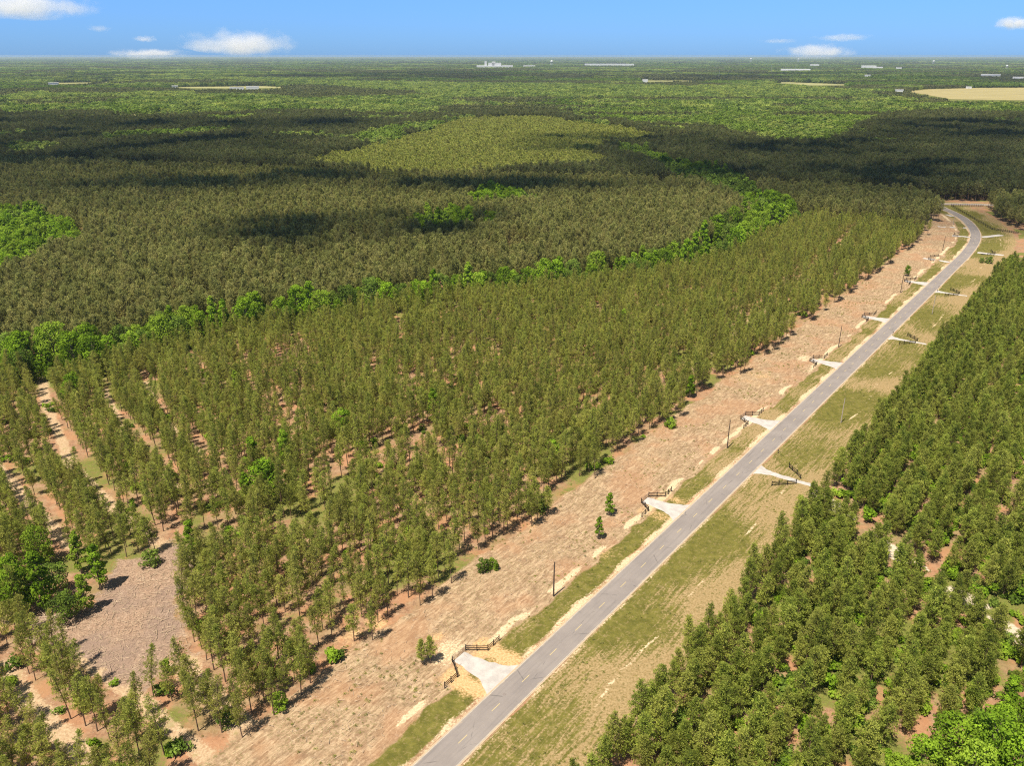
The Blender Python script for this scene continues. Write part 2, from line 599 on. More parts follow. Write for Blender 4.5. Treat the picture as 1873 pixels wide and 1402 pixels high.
al = t.n('ShaderNodeMapping', {'Vector': sdv, 'Scale': (.10, 1.1, 0)}).outputs[0]
aln = t.noise(al, 1.3, 5, .6, .6)


def soft(mask, amp=.9, lo=.35, hi=.65, ns=None):
    j = t.math('MULTIPLY', t.math('SUBTRACT', ns if ns else f1, .5), amp)
    return t.step(t.math('ADD', mask, j), lo, hi)


# pine straw under the trees
straw = t.mix(t.step(f2, .3, .7), (0.248, 0.132, 0.076), (0.320, 0.212, 0.128))
straw = t.mix(t.step(f1, .52, .75), straw, (0.400, 0.288, 0.184))
straw = t.mix(t.math('MULTIPLY', t.step(f5, .50, .62), .6), straw, (.150, .088, .055))
straw = t.mix(t.math('MULTIPLY', t.step(f3, .45, .65), .5), straw, (0.176, 0.160, 0.060))
straw = t.mix(t.math('MULTIPLY', t.step(t.noise(co, .13, 4, .6), .48, .60), .6), straw, (.36, .180, .095))
gr = t.mix(t.step(f1, .3, .7), (0.088, 0.104, 0.022), (0.180, 0.184, 0.048))
col = t.mix(soft(B[2], 2.2, .4, .9, t.math('ADD', t.math('MULTIPLY', f1, .6), t.math('MULTIPLY', f2, .4))), straw, gr)
ln = t.mix(t.step(f1, .3, .72), (0.320, 0.212, 0.124), (0.464, 0.352, 0.224))
ln = t.mix(t.math('MULTIPLY', t.step(f2, .55, .7), .6), ln, (0.216, 0.200, 0.072))
col = t.mix(soft(B[1], .9, .3, .7), col, ln)
# cut-over strip
br = t.mix(t.step(furn, .32, .66), (.215, .138, .080), (.395, .285, .175))
br = t.mix(t.math('MULTIPLY', t.step(f2, .46, .68), .65), br, (.200, .130, .080))
br = t.mix(t.math('MULTIPLY', t.step(f1, .50, .66), .45), br, (.160, .100, .058))
br = t.mix(t.math('MULTIPLY', t.step(f5, .56, .66), .6), br, (.120, .078, .048))
br = t.mix(t.math('MULTIPLY', t.step(f5, .46, .36), .45), br, (.480, .360, .235))
pale = t.math('ADD', t.math('MULTIPLY', furn, .45), t.math('ADD', t.math('MULTIPLY', f1, .35), t.math('MULTIPLY', f4, .25)))
br = t.mix(t.math('MULTIPLY', t.step(pale, .555, .65), .9), br, (.540, .410, .265))
br = t.mix(t.math('MULTIPLY', t.step(f3, .48, .62), .42), br, (.330, .175, .092))
br = t.mix(t.math('MULTIPLY', t.math('MULTIPLY', t.step(f1, .50, .64), t.step(f3, .56, .42)), .6), br, (.150, .140, .050))
br = t.mix(t.math('MULTIPLY', t.step(f4, .58, .70), .55), br, (.130, .085, .052))
col = t.mix(soft(A[0], 1.3, .3, .7), col, br)
# verge
ga = t.mix(t.step(f2, .3, .7), (0.088, 0.086, 0.018), (0.152, 0.138, 0.032))
gd = t.mix(t.step(f1, .3, .7), (0.215, 0.150, 0.066), (0.350, 0.255, 0.135))
gs = t.mix(t.step(t.math('ADD', dryv, t.math('ADD', t.math('MULTIPLY', t.math('SUBTRACT', aln, .5), 1.6), t.math('MULTIPLY', t.math('SUBTRACT', f1, .5), 1.2))), .35, .75), ga, gd)
gs = t.mix(t.math('MULTIPLY', t.step(f5, .52, .64), .5), gs, (.255, .190, .090))
gs = t.mix(t.math('MULTIPLY', t.step(f5, .46, .38), .5), gs, (.085, .088, .022))
gs = t.mix(t.math('MULTIPLY', t.step(f4, .56, .68), .5), gs, (0.136, 0.112, 0.040))
col = t.mix(soft(A[1], 1.5, .3, .7, t.math('ADD', t.math('MULTIPLY', f1, .5), t.math('MULTIPLY', aln, .5))), col, gs)
# sand
sa = t.mix(t.step(f1, .3, .7), (0.432, 0.320, 0.188), (0.592, 0.468, 0.308))
sa = t.mix(t.math('MULTIPLY', t.step(f4, .58, .70), .5), sa, (0.272, 0.216, 0.096))
sj = t.math('ADD', t.math('MULTIPLY', aln, .55), t.math('MULTIPLY', f1, .45))
col = t.mix(soft(A[2], 2.3, .42, .75, t.math('ADD', t.math('MULTIPLY', sj, .7), t.math('MULTIPLY', f5, .3))), col, sa)
orr = t.mix(t.step(f1, .3, .7), (0.400, 0.235, 0.100), (0.580, 0.390, 0.205))
orr = t.mix(t.math('MULTIPLY', t.step(f4, .56, .70), .5), orr, (.30, .20, .10))
col = t.mix(soft(za.outputs['Alpha'], 2.2, .25, .85, t.math('ADD', t.math('MULTIPLY', f1, .6), t.math('MULTIPLY', f2, .4))), col, orr)
# slash clearing
wv = t.n('ShaderNodeTexVoronoi', {'Vector': co, 'Scale': 1.1}).outputs['Color']
stn = t.noise(t.n('ShaderNodeMapping', {'Vector': t.n('ShaderNodeVectorMath', {0: co, 1: wv}, operation='ADD').outputs[0], 'Rotation': (0, 0, .6), 'Scale': (1.0, .22, 1)}).outputs[0], 5.0, 4, .7, 1.5)
sl = t.mix(t.step(t.math('ADD', t.math('MULTIPLY', stn, .5), t.math('MULTIPLY', f1, .5)), .36, .64), (.170, .108, .072), (.400, .280, .195))
sl = t.mix(t.math('MULTIPLY', t.step(f5, .52, .62), .6), sl, (.120, .080, .058))
sl = t.mix(t.math('MULTIPLY', t.step(f3, .42, .62), .65), sl, (0.200, 0.144, 0.116))
sl = t.mix(t.math('MULTIPLY', t.step(f2, .56, .70), .55), sl, (0.448, 0.336, 0.248))
col = t.mix(soft(B[0], 2.0, .3, .7, f2), col, sl)
tk = t.mix(t.step(f1, .3, .7), (0.40, 0.325, 0.235), (0.53, 0.45, 0.345))
col = t.mix(soft(zb.outputs['Alpha'], .6), col, tk)
bmp = t.math('ADD', t.math('MULTIPLY', t.math('ADD', f1, f5), .6), t.math('ADD', t.math('MULTIPLY', f4, .25), t.math('MULTIPLY', furn, .5)))
# far off, between the woods, the floor is plain leaf litter and grass
M['ground'] = t.done(t.principled(col, .95, .05, bmp, .55, .35))
me.materials.append(M['ground'])
tag(link('ground', me), kind='structure')

# gravel
t = NT('pale_gravel')
co = t.n('ShaderNodeTexCoord').outputs['Object']
a1, a2, a3 = t.noise(co, 3.0, 5, .7), t.noise(co, .5, 4), t.noise(co, 14, 3, .8)
col = t.mix(t.step(a2, .3, .7), (0.344, 0.320, 0.296), (0.454, 0.423, 0.389))
col = t.mix(t.math('MULTIPLY', t.step(a1, .45, .7), .5), col, (0.289, 0.265, 0.244))
col = t.mix(t.math('MULTIPLY', t.step(a3, .5, .7), .4), col, (0.537, 0.509, 0.475))
M['gravel'] = t.done(t.principled(col, .95, .1, a3, .5, .05))


def ribbon(name, left, right, z, mat, n=14, rag=.25, seed=0):
    """a patch between two edges with an uneven border"""
    rs = np.random.RandomState(seed)
    res = lambda L: np.stack([np.interp(np.linspace(0, 1, n), np.linspace(0, 1, len(L)), np.asarray(L)[:, k]) for k in (0, 1)], -1)
    A_, B_ = res(left), res(right)
    k = 7
    V, Fq = [], []
    for i in range(n):
        j = rs.uniform(-rag, rag, 2)
        ax = A_[i] - B_[i]
        ax = ax / (np.hypot(*ax) + 1e-9)
        a, b = A_[i] + ax * j[0], B_[i] + ax * j[1]
        for m in range(k):
            f = m / (k - 1)
            p = a + (b - a) * f
            V.append((*p, z if 0 < m < k - 1 else -.04))
    for i in range(n - 1):
        for m in range(k - 1):
            Fq.append((i * k + m, i * k + m + 1, (i + 1) * k + m + 1, (i + 1) * k + m))
    me = bpy.data.meshes.new(name)
    me.from_pydata(V, [], Fq)
    me.materials.append(mat)
    return tag(link(name, me), kind='structure')


near_l = [4.6, 4.6, 4.6, 4.4, 4.2, 4.0]
for k, s in enumerate(GATES_L):
    w = 6.4 if k < 3 else 5.2
    Lq = [rd(s - 2.0, -11.7), rd(s - 2.1, -9), rd(s - 2.9, -5), rd(s - 4.2, -2), rd(s - w, .1)]
    Rq = [rd(s + 2.0, -11.7), rd(s + 2.1, -9), rd(s + 2.9, -5), rd(s + 4.2, -2), rd(s + w, .1)]
    ribbon('driveway', Lq, Rq, .025, M['gravel'], seed=k)
for k, ((s, d), pr) in enumerate(zip(GATES_R, RIGHT_LINE)):
    rs_, rd_ = (s - 1.2, 6.2)
    Lq = [rd(s - 4.5, 6.0), rd(s - 2.4, 8.0), rd(s - 1.3, 11), rd(s - 1.05, d), rd(s - .9, d + 4)]
    Rq = [rd(s + 4.5, 6.0), rd(s + 2.4, 8.0), rd(s + 1.3, 11), rd(s + 1.05, d), rd(s + .9, d + 4)]
    ribbon('driveway', Lq, Rq, .025, M['gravel'], 18, seed=20 + k)
for k, (a, b) in enumerate([((1690, 472), (1737, 480)), ((1742, 431), (1776, 434)), ((1715, 414.5), (1768, 417)), ((1730, 392.5), (1744, 396)), ((1788, 462), (1836, 467)), ((1795, 434), (1832, 430))]):
    a, b = g(*a), g(*b)
    d = (b - a) / np.hypot(*(b - a))
    n = np.array([-d[1], d[0]]) * 2.2
    ribbon('driveway', [a + n, b + n], [a - n, b - n], .03, M['gravel'], 8, seed=40 + k)


# ------------------------------------------------------------------ board fences and gates
def fence_wing(pts, label, group, h=1.45, z=0.0):
    """black board fence through posts pts (world xy)"""
    pts = [np.asarray(p, float) for p in pts]
    r = empty('board_fence', (*pts[0], z))
    tag(r, label, 'fence', group)
    for p in pts:
        m = MB()
        q = p - pts[0]
        m.box((q[0], q[1], h / 2 - .1), (.17, .17, h + .2))
        m.box((q[0], q[1], h + .03), (.21, .21, .05))
        m.build('post', M['black_board'], r)
    for a, b in zip(pts[:-1], pts[1:]):
        d = b - a
        L = np.hypot(*d)
        c = (a + b) / 2 - pts[0]
        for zz in (.34, .76, 1.18):
            m = MB()
            m.box((c[0], c[1], zz), (L - .18, .05, .17), math.atan2(d[1], d[0]))
            m.build('rail', M['black_board'], r)
    return r


def metal_gate(a, b, label, h=1.25):
    a, b = np.asarray(a), np.asarray(b)
    d = b - a
    L = np.hypot(*d)
    r = empty('metal_gate', (*a, 0), math.atan2(d[1], d[0]))
    tag(r, label, 'gate', 'farm gates across the gravel entrances')
    for x0, x1 in ((.15, L / 2 - .04), (L / 2 + .04, L - .15)):
        m = MB()
        m.tube([(x0, 0, .15), (x0, 0, h), (x1, 0, h), (x1, 0, .15), (x0, 0, .15)], .03, 6)
        lf = m.build('gate_leaf', M['gate_metal'], r)
        for k in range(4):
            m = MB()
            zz = .15 + (h - .15) * (k + 1) / 5
            m.tube([(x0, 0, zz), (x1, 0, zz)], .02, 5)
            m.build('bar', M['gate_metal'], lf)
        m = MB()
        m.tube([((x0 + x1) / 2, .01, .15), ((x0 + x1) / 2, .01, h)], .022, 5)
        m.build('brace', M['gate_metal'], lf)
    return r


GW = [(-8.7, -8.0), (-6.8, -8.0), (-4.9, -8.0), (-3.5, -9.8), (-2.15, -11.7)]
nth = ['nearest', 'second', 'third', 'fourth', 'fifth', 'sixth']
for k, s in enumerate(GATES_L):
    A_ = [rd(s + a, d) for a, d in GW]
    B_ = [rd(s - a, d) for a, d in GW]
    fence_wing(A_, f'black fence wing on the near side of the {nth[k]} gravel entrance left of the road', 'board fence wings left of the road')
    fence_wing(B_, f'black fence wing on the far side of the {nth[k]} gravel entrance left of the road', 'board fence wings left of the road')
    metal_gate(A_[-1], B_[-1], f'grey metal gate closing the {nth[k]} gravel entrance left of the road')
for k, (s, d) in enumerate(GATES_R):
    G2 = [(-7.2, d - 5.2), (-5.6, d - 3.7), (-4.0, d - 1.8), (-1.9, d)]
    fence_wing([rd(s + a, b) for a, b in G2], f'black fence wing on the near side of the {nth[k]} driveway right of the road', 'board fence wings right of the road')
    fence_wing([rd(s - a, b) for a, b in G2], f'black fence wing on the far side of the {nth[k]} driveway right of the road', 'board fence wings right of the road')
for (pp, lb) in [([(1698, 474.5), (1702, 476.5), (1708, 478.5)], 'short dark fence on the near side of the entrance just before the bend'),
                 ([(1701, 471), (1709, 470.5), (1716, 469.5)], 'short dark fence on the far side of the entrance just before the bend'),
                 ([(1744, 432), (1752, 433.5)], 'short dark fence at the driveway inside the bend, near side'),
                 ([(1745, 429), (1754, 428)], 'short dark fence at the driveway inside the bend, far side'),
                 ([(1806, 467), (1812, 466), (1818, 467)], 'short dark fence on the near side of the last driveway right of the road'),
                 ([(1812, 460), (1815, 463), (1820, 465.5)], 'short dark fence on the far side of the last driveway right of the road')]:
    fence_wing([g(*p) for p in pp], lb, 'dark fences round the bend', 1.5)
lf = []
for a, b, k in [((1798, 377.8), (1740, 377), 14), ((1740, 377), (1815, 420.5), 20), ((1815, 420.5), (1862, 428), 12)]:
    a, b = g(*a), g(*b)
    lf += [a + (b - a) * i / k for i in range(k)]
fence_wing(lf + [b], 'long black board fence enclosing the brown paddock beyond the bend', 'dark fences round the bend', 1.7)

# ------------------------------------------------------------------ utility poles, mailboxes, small things
pole_spec = [((1012.5, 1091.5), 9.2, 'dark utility pole nearest the camera, on the bare strip left of the road'),
             ((1330, 820), 9.6, 'dark utility pole between the second and third gravel entrances left of the road'),
             ((1533.5, 636), 9.6, 'dark utility pole just beyond the fourth gravel entrance left of the road'),
             ((1647, 536), 9.4, 'dark utility pole just before the sixth gravel entrance left of the road'),
             ((1724, 459), 9.4, 'dark utility pole left of the road just before the bend'),
             ((1538, 774), 9.0, 'pale utility pole on the right verge beyond the nearest right driveway'),
             ((1705, 574), 9.0, 'pale utility pole on the right verge before the third right driveway'),
             ((1743, 412), 8.5, 'pale utility pole on the inside of the bend')]
pale_pole = simple_mat('pale_pole_wood', (.34, .29, .24), .9, .25, 4)
for (p, h, lb) in pole_spec:
    m = MB()
    m.tube([(0, 0, -.3), (0, 0, h * .5), (.06, 0, h)], [.19, .16, .12], 8)
    q = g(*p)
    r = empty('utility_pole', (*q, 0))
    tag(r, lb, 'pole', 'utility poles along the road')
    mt = pale_pole if 'pale' in lb else M['pole']
    m.build('shaft', mt, r)
    m = MB()
    m.tube([(.06, 0, h - .02), (.06, 0, h + .22)], [.06, .04], 6)
    m.build('insulator', M['brown_metal'], r)
for (p, lb) in [((1422.8, 830), 'small roadside mailbox on a post by the nearest right driveway'), ((1633, 612.5), 'small roadside mailbox on a post by the second right driveway'),
                ((1717, 527.5), 'small roadside mailbox beyond the mouth of the third right driveway'), ((1714.2, 534), 'small roadside mailbox before the mouth of the third right driveway'), ((1787.7, 457.5), 'small roadside mailbox by the last right driveway before the bend')]:
    q = g(*p)
    r = empty('mailbox', (*q, 0), math.atan2(D0[1], D0[0]))
    tag(r, lb, 'mailbox', 'mailboxes on the right verge')
    m = MB()
    m.box((0, 0, .5), (.16, .16, 1.1))
    m.build('post', M['pole'], r)
    m = MB()
    m.tube([(-.28, 0, 1.18), (.28, 0, 1.18)], .17, 10)
    m.box((0, 0, 1.08), (.56, .34, .14))
    m.build('box', M['brown_metal'], r)
m = MB()
m.tube([(0, 0, .02), (0, 0, .05)], .36, 16)
m.tube([(0, 0, .04), (0, 0, .062)], .30, 16)
tag(m.build('manhole_cover', M['gate_metal'], None, (*g(922.5, 1271), 0)), 'round grey manhole cover in the near lane beside the nearest entrance', 'manhole cover')

# ------------------------------------------------------------------ trees: prototypes
rnd = np.random.RandomState(7)


def blades(mb, c, n, ln, w, rs, up=.35, col=.5, outward=None):
    d = rs.normal(size=(n, 3))
    d[:, 2] += up
    if outward is not None:
        d += np.asarray(outward) * .7
    d /= np.linalg.norm(d, axis=1)[:, None]
    a = np.cross(d, rs.normal(size=(n, 3)))
    a /= np.linalg.norm(a, axis=1)[:, None] + 1e-9
    L = ln * rs.uniform(.65, 1.2, n)[:, None]
    b0 = c + d * .03
    v = np.stack([b0, c + d * L + a * w * .5, c + d * L - a * w * .5], 1).reshape(-1, 3)
    mb.add(v, np.arange(3 * n).reshape(-1, 3), 0, np.clip(col + rs.uniform(-.12, .12, n), 0, 1).repeat(3))


def leaves(mb, c, n, rad, size, rs, col=.5, flat=.8):
    """leaf-sized quads over a clump"""
    d = rs.normal(size=(n, 3))
    d /= np.linalg.norm(d, axis=1)[:, None]
    r = rad * rs.uniform(.45, 1.0, n)[:, None] ** .6
    p = c + d * r * np.array([1, 1, flat])
    nm = d + rs.normal(size=(n, 3)) * .55 + np.array([0, 0, .35])
    nm /= np.linalg.norm(nm, axis=1)[:, None]
    a = np.cross(nm, rs.normal(size=(n, 3)))
    a /= np.linalg.norm(a, axis=1)[:, None] + 1e-9
    b = np.cross(nm, a)
    s = size * rs.uniform(.6, 1.3, n)[:, None]
    v = np.stack([p + a * s * .6, p + b * s * .42, p - a * s * .6, p - b * s * .42], 1).reshape(-1, 3)
    mb.add(v, np.arange(4 * n).reshape(-1, 4), 0, np.clip(col + rs.uniform(-.14, .14, n), 0, 1).repeat(4))


def pine(seed, H=13.5, cb=.42, W=1.75, bl=7, tl=.46, tw=.15, dens=1.0, conic=.6, lean=.5):
    rs = np.random.RandomState(seed)
    tr, cr = MB(), MB()
    bx, by = rs.normal(0, lean, 2)
    ax = lambda z: np.array([bx * (z / H) ** 2, by * (z / H) ** 2, z])
    zs = np.linspace(-.4, H * .97, 7)
    tr.tube([ax(max(z, 0)) if z > 0 else np.array([0, 0, z]) for z in zs], np.linspace(.155, .03, 7) * H / 13.5, 6)
    z = H * cb
    ph = rs.uniform(0, 6)
    while z < H * .985:
        f = (z - H * cb) / (H * (1 - cb))
        prof = min(1.0, .45 + f / .28 * .55) * (1 - f ** (1.2 + conic)) + .18
        nb = rs.randint(3, 6) if f < .9 else 3
        for k in range(nb):
            if rs.rand() > .86 * dens + .05: continue
            ph += 2 * PI / nb + rs.uniform(-.35, .35)
            L = W * prof * rs.uniform(.55, 1.2)
            el = math.radians(rs.uniform(8, 30) + 35 * f)
            d = np.array([math.cos(ph) * math.cos(el), math.sin(ph) * math.cos(el), math.sin(el)])
            p0 = ax(z)
            p1 = p0 + d * L * .6
            p2 = p0 + d * L + np.array([0, 0, .18 * L])
            tr.tube([p0, p1, p2], [.035, .022, .01], 3, caps=False)
            tone = rs.uniform(.12, .92)
            nt_ = max(2, int(round(2.4 * L * dens)))
            for q in range(nt_):
                u = 1 - .68 * q / max(1, nt_ - 1) * rs.uniform(.8, 1.1)
                c = p0 + (p2 - p0) * u + rs.normal(0, .17, 3) * (1 if q else .4)
                blades(cr, c, bl, tl, tw, rs, .45, tone, d)
        ph += .7
        z += rs.uniform(.36, .62) * H / 13.5
    blades(cr, ax(H * .99), bl + 4, tl * 1.1, tw, rs, 1.2, .6)
    return tr, cr


def broadleaf(seed, H=11., W=3.4, shape='round', nclump=15, nl=95, size=.5, base=.18):
    rs = np.random.RandomState(seed)
    tr, cr = MB(), MB()
    top = np.array([rs.normal(0, .3), rs.normal(0, .3), H * .8])
    tr.tube([(0, 0, -.4), top * .4, top * .75, top], [.24 * H / 11, .17 * H / 11, .10, .04], 7)
    for k in range(nclump):
        f = (k + rs.rand()) / nclump
        z = H * (base + (1 - base) * f * .93)
        if shape == 'cone':
            pr = min(1, .55 + f * 2.5) * (1 - f) ** .75 + .10
        else:
            pr = math.sqrt(max(0, 1 - (2 * f - .85) ** 2 / 1.35)) * .95
        ph = k * 2.4 + rs.uniform(-.5, .5)
        rr = W * pr * rs.uniform(.45, .85)
        c = np.array([math.cos(ph) * rr, math.sin(ph) * rr, z])
        rad = W * rs.uniform(.34, .52) * (.62 + .38 * pr)
        b0 = top * np.clip(z / H * .85, .15, .9)
        tr.tube([b0, (b0 + c) / 2 + np.array([0, 0, .15]), c], [.07, .05, .02], 4, caps=False)
        leaves(cr, c, int(nl * rs.uniform(.7, 1.25)), rad, size, rs, rs.uniform(.1, .95))
    return tr, cr


def join(tr, cr):
    m = MB()
    for v, f_ in ((cr, 0), (tr, 1)):
        n0 = m.n
        m.v += v.v
        m.c += v.c
        m.f += [tuple(k + n0 for k in q_) for q_ in v.f]
        m.m += [f_] * len(v.f)
        m.n += v.n
    return m


PROTO = {}          # kind -> list of (trunk mesh, crown mesh, joined mesh)


def make(kind, gens, leafm, barkm):
    L = []
    for tr, cr in gens:
        L.append((tr.mesh(kind + '_trunk', [barkm]), cr.mesh(kind + '_crown', [leafm], color=True), join(tr, cr).mesh(kind, [leafm, barkm], color=True)))
    PROTO[kind] = L


make('slender', [pine(100 + k, rnd.uniform(9.6, 13.4), rnd.uniform(.20, .38), rnd.uniform(1.45, 2.15), 12, .42, .105, rnd.uniform(.8, 1.05), rnd.uniform(.1, .7), .6) for k in range(14)], M['needle'], M['bark'])
make('bushy', [pine(200 + k, rnd.uniform(8.4, 11.4), rnd.uniform(.16, .28), rnd.uniform(1.8, 2.4), 13, .46, .125, .92, .05, .5) for k in range(12)], M['needle_lush'], M['bark'])
make('dull', [pine(300 + k, rnd.uniform(12.5, 15.5), rnd.uniform(.28, .42), rnd.uniform(2.0, 2.6), 7, .70, .24, .85, 1.3) for k in range(6)], M['needle_dull'], M['bark'])
make('farpine', [pine(400 + k, rnd.uniform(13, 16), rnd.uniform(.28, .42), rnd.uniform(2.3, 3.0), 4, .95, .48, .6, 2.0) for k in range(5)], M['needle_far'], M['bark'])
make('young', [pine(500 + k, rnd.uniform(9, 11), rnd.uniform(.2, .3), rnd.uniform(2.2, 2.7), 3, 1.0, .6, .6, .8) for k in range(4)], M['needle_young'], M['bark'])
make('broad', [broadleaf(600 + k, rnd.uniform(9.5, 12), rnd.uniform(3.0, 3.9), 'round', 20, 170, .36) for k in range(5)] + [broadleaf(650 + k, rnd.uniform(10.5, 13), rnd.uniform(2.2, 2.7), 'cone', 19, 140, .36) for k in range(4)], M['leaf'], M['bark_grey'])
make('broaddark', [broadleaf(700 + k, rnd.uniform(9, 11.5), rnd.uniform(3.4, 4.4), 'round', 19, 160, .38) for k in range(4)], M['leaf_dark'], M['bark_grey'])
make('shrub', [broadleaf(720 + k, 4.2, 2.3, 'round', 12, 80, .36, .02) for k in range(3)], M['leaf'], M['bark_grey'])
make('shrubdark', [broadleaf(740 + k, 4.0, 2.3, 'round', 12, 80, .36, .02) for k in range(2)], M['leaf_dark'], M['bark_grey'])
make('farbroad', [broadleaf(800 + k, rnd.uniform(12, 16), rnd.uniform(4.2, 5.4), 'round', 13, 40, 1.3, .1) for k in range(4)], M['leaf_far'], M['bark_grey'])
make('fardark', [broadleaf(850 + k, rnd.uniform(12, 16), rnd.uniform(4.2, 5.4), 'round', 13, 40, 1.3, .1) for k in range(3)], M['leaf_dark'], M['bark_grey'])


def bush(seed, leafm, W=1.1, H=1.3, n=6, nl=45, size=.3):
    rs = np.random.RandomState(seed)
    cr = MB()
    for k in range(n):
        c = np.array([*rs.normal(0, W * .4, 2), rs.uniform(.25, .8) * H])
        leaves(cr, c, nl, W * .55, size, rs, rs.uniform(.1, .9))
    return cr.mesh('bush', [leafm], color=True)


BUSH = [bush(k, M['leaf']) for k in range(3)] + [bush(10 + k, M['leaf_dark']) for k in range(2)] + [bush(20, M['leaf'], .8, 2.2, 7, 40)]


def clump(seed, kind, n=14, R=15.):
    """a piece of far wood, some dozen tree crowns"""
    rs = np.random.RandomState(seed)
    mb = MB()
    for k in range(n):
        p = rs.uniform(-R, R, 2)
        h = rs.uniform(11, 17)
        tone = rs.uniform(.1, .9)
        w = 2.6 if kind == 'pine' else 4.2
        for j in range(4 if kind == 'pine' else 5):
            z = h * (.35 + .6 * j / 4) if kind == 'pine' else h * rs.uniform(.4, .95)
            off_ = rs.normal(0, w * .3, 2) * (1 - .6 * (j / 4 if kind == 'pine' else 0))
            leaves(mb, np.array([p[0] + off_[0], p[1] + off_[1], z]), 20, w * (1 - .5 * (j / 4 if kind == 'pine' else 0)), 2.1, rs, tone)
    return mb.mesh('far_' + kind, [{'pine': M['needle_far'], 'broad': M['leaf_far'], 'dark': M['leaf_dark']}[kind]], color=True)


CL = {'pine': [clump(k, 'pine', 20) for k in range(4)], 'broad': [clump(20 + k, 'broad') for k in range(4)], 'dark': [clump(40 + k, 'dark') for k in range(3)]}


# ------------------------------------------------------------------ masses: one object of many instances
def mass(name, meshes, pts, rot, scl, pick, label, cat, z=None):
    """ONE object of kind stuff: a point for each tree, grown by geometry nodes"""
    n = len(pts)
    if n == 0: return None
    me = bpy.data.meshes.new(name)
    me.vertices.add(n)
    co = np.concatenate([pts, (np.zeros(n) if z is None else z)[:, None]], 1)
    me.vertices.foreach_set('co', co.astype(np.float32).ravel())
    for nm, ty, arr in (('rot', 'FLOAT_VECTOR', rot), ('scl', 'FLOAT_VECTOR', scl)):
        a = me.attributes.new(nm, ty, 'POINT')
        a.data.foreach_set('vector', np.asarray(arr, np.float32).ravel())
    a = me.attributes.new('pick', 'INT', 'POINT')
    a.data.foreach_set('value', np.asarray(pick, np.int32))
    o = link(name, me)
    tag(o, label, cat, None, 'stuff')
    ng = bpy.data.node_groups.new(name, 'GeometryNodeTree')
    ng.interface.new_socket('Geometry', in_out='INPUT', socket_type='NodeSocketGeometry')
    ng.interface.new_socket('Geometry', in_out='OUTPUT', socket_type='NodeSocketGeometry')
    N = ng.nodes.new
    gi, go = N('NodeGroupInput'), N('NodeGroupOutput')
    g2i = N('GeometryNodeGeometryToInstance')
    for m in reversed(meshes):
        po = bpy.data.objects.new(m.name, m)
        oi = N('GeometryNodeObjectInfo')
        oi.inputs['Object'].default_value = po
        oi.inputs['As Instance'].default_value = True
        ng.links.new(oi.outputs['Geometry'], g2i.inputs[0])
    jn = N('GeometryNodeJoinGeometry')
    ng.nodes.remove(g2i)
    for nd in [x for x in ng.nodes if x.bl_idname == 'GeometryNodeObjectInfo']:
        ng.links.new(nd.outputs['Geometry'], jn.inputs[0])
    ip = N('GeometryNodeInstanceOnPoints')
    ip.inputs['Pick Instance'].default_value = True
    ng.links.new(gi.outputs[0], ip.inputs['Points'])
    ng.links.new(jn.outputs[0], ip.inputs['Instance'])

    def attr(nm, ty):
        a = N('GeometryNodeInputNamedAttribute')
        a.data_type = ty
        a.inputs['Name'].default_value = nm
        return a.outputs['Attribute']
    ng.links.new(attr('pick', 'INT'), ip.inputs['Instance Index'])
    ng.links.new(attr('rot', 'FLOAT_VECTOR'), ip.inputs['Rotation'])
    ng.links.new(attr('scl', 'FLOAT_VECTOR'), ip.inputs['Scale'])
    ng.links.new(ip.outputs[0], go.inputs[0])
    md = o.modifiers.new('trees', 'NODES')
    md.node_group = ng
    return o


def rand_rot(n, rs, tilt=.04):
    return np.stack([rs.normal(0, tilt, n), rs.normal(0, tilt, n), rs.uniform(0, 6.28, n)], -1)


def rand_scl(n, rs, lo=.85, hi=1.15):
    s = rs.uniform(lo, hi, n)
    return np.stack([s * rs.uniform(.92, 1.1, n), s * rs.uniform(.92, 1.1, n), s], -1)


ONES = ['', 'first', 'second', 'third', 'fourth', 'fifth', 'sixth', 'seventh', 'eighth', 'ninth', 'tenth', 'eleventh', 'twelfth', 'thirteenth', 'fourteenth', 'fifteenth', 'sixteenth', 'seventeenth', 'eighteenth', 'nineteenth']
TENS = {2: ('twentieth', 'twenty'), 3: ('thirtieth', 'thirty'), 4: ('fortieth', 'forty'), 5: ('fiftieth', 'fifty'), 6: ('sixtieth', 'sixty'), 7: ('seventieth', 'seventy'), 8: ('eightieth', 'eighty'), 9: ('ninetieth', 'ninety')}


def ordinal(k):
    if k < 20: return ONES[k]
    if k < 100: return TENS[k // 10][0] if k % 10 == 0 else TENS[k // 10][1] + '-' + ONES[k % 10]
    return 'hundred and ' + ordinal(k - 100) if k > 100 else 'hundredth'


def tree(kind, name, v, p, rz, s, label, cat, group, tilt=(0, 0)):
    r = empty(name, (p[0], p[1], 0))
    r.rotation_euler = (tilt[0], tilt[1], rz)
    r.scale = (s, s, s)
    tag(r, label, cat, group)
    trm, crm, _ = PROTO[kind][v % len(PROTO[kind])]
    link('trunk', trm, r)
    link('crown', crm, r)
    return r


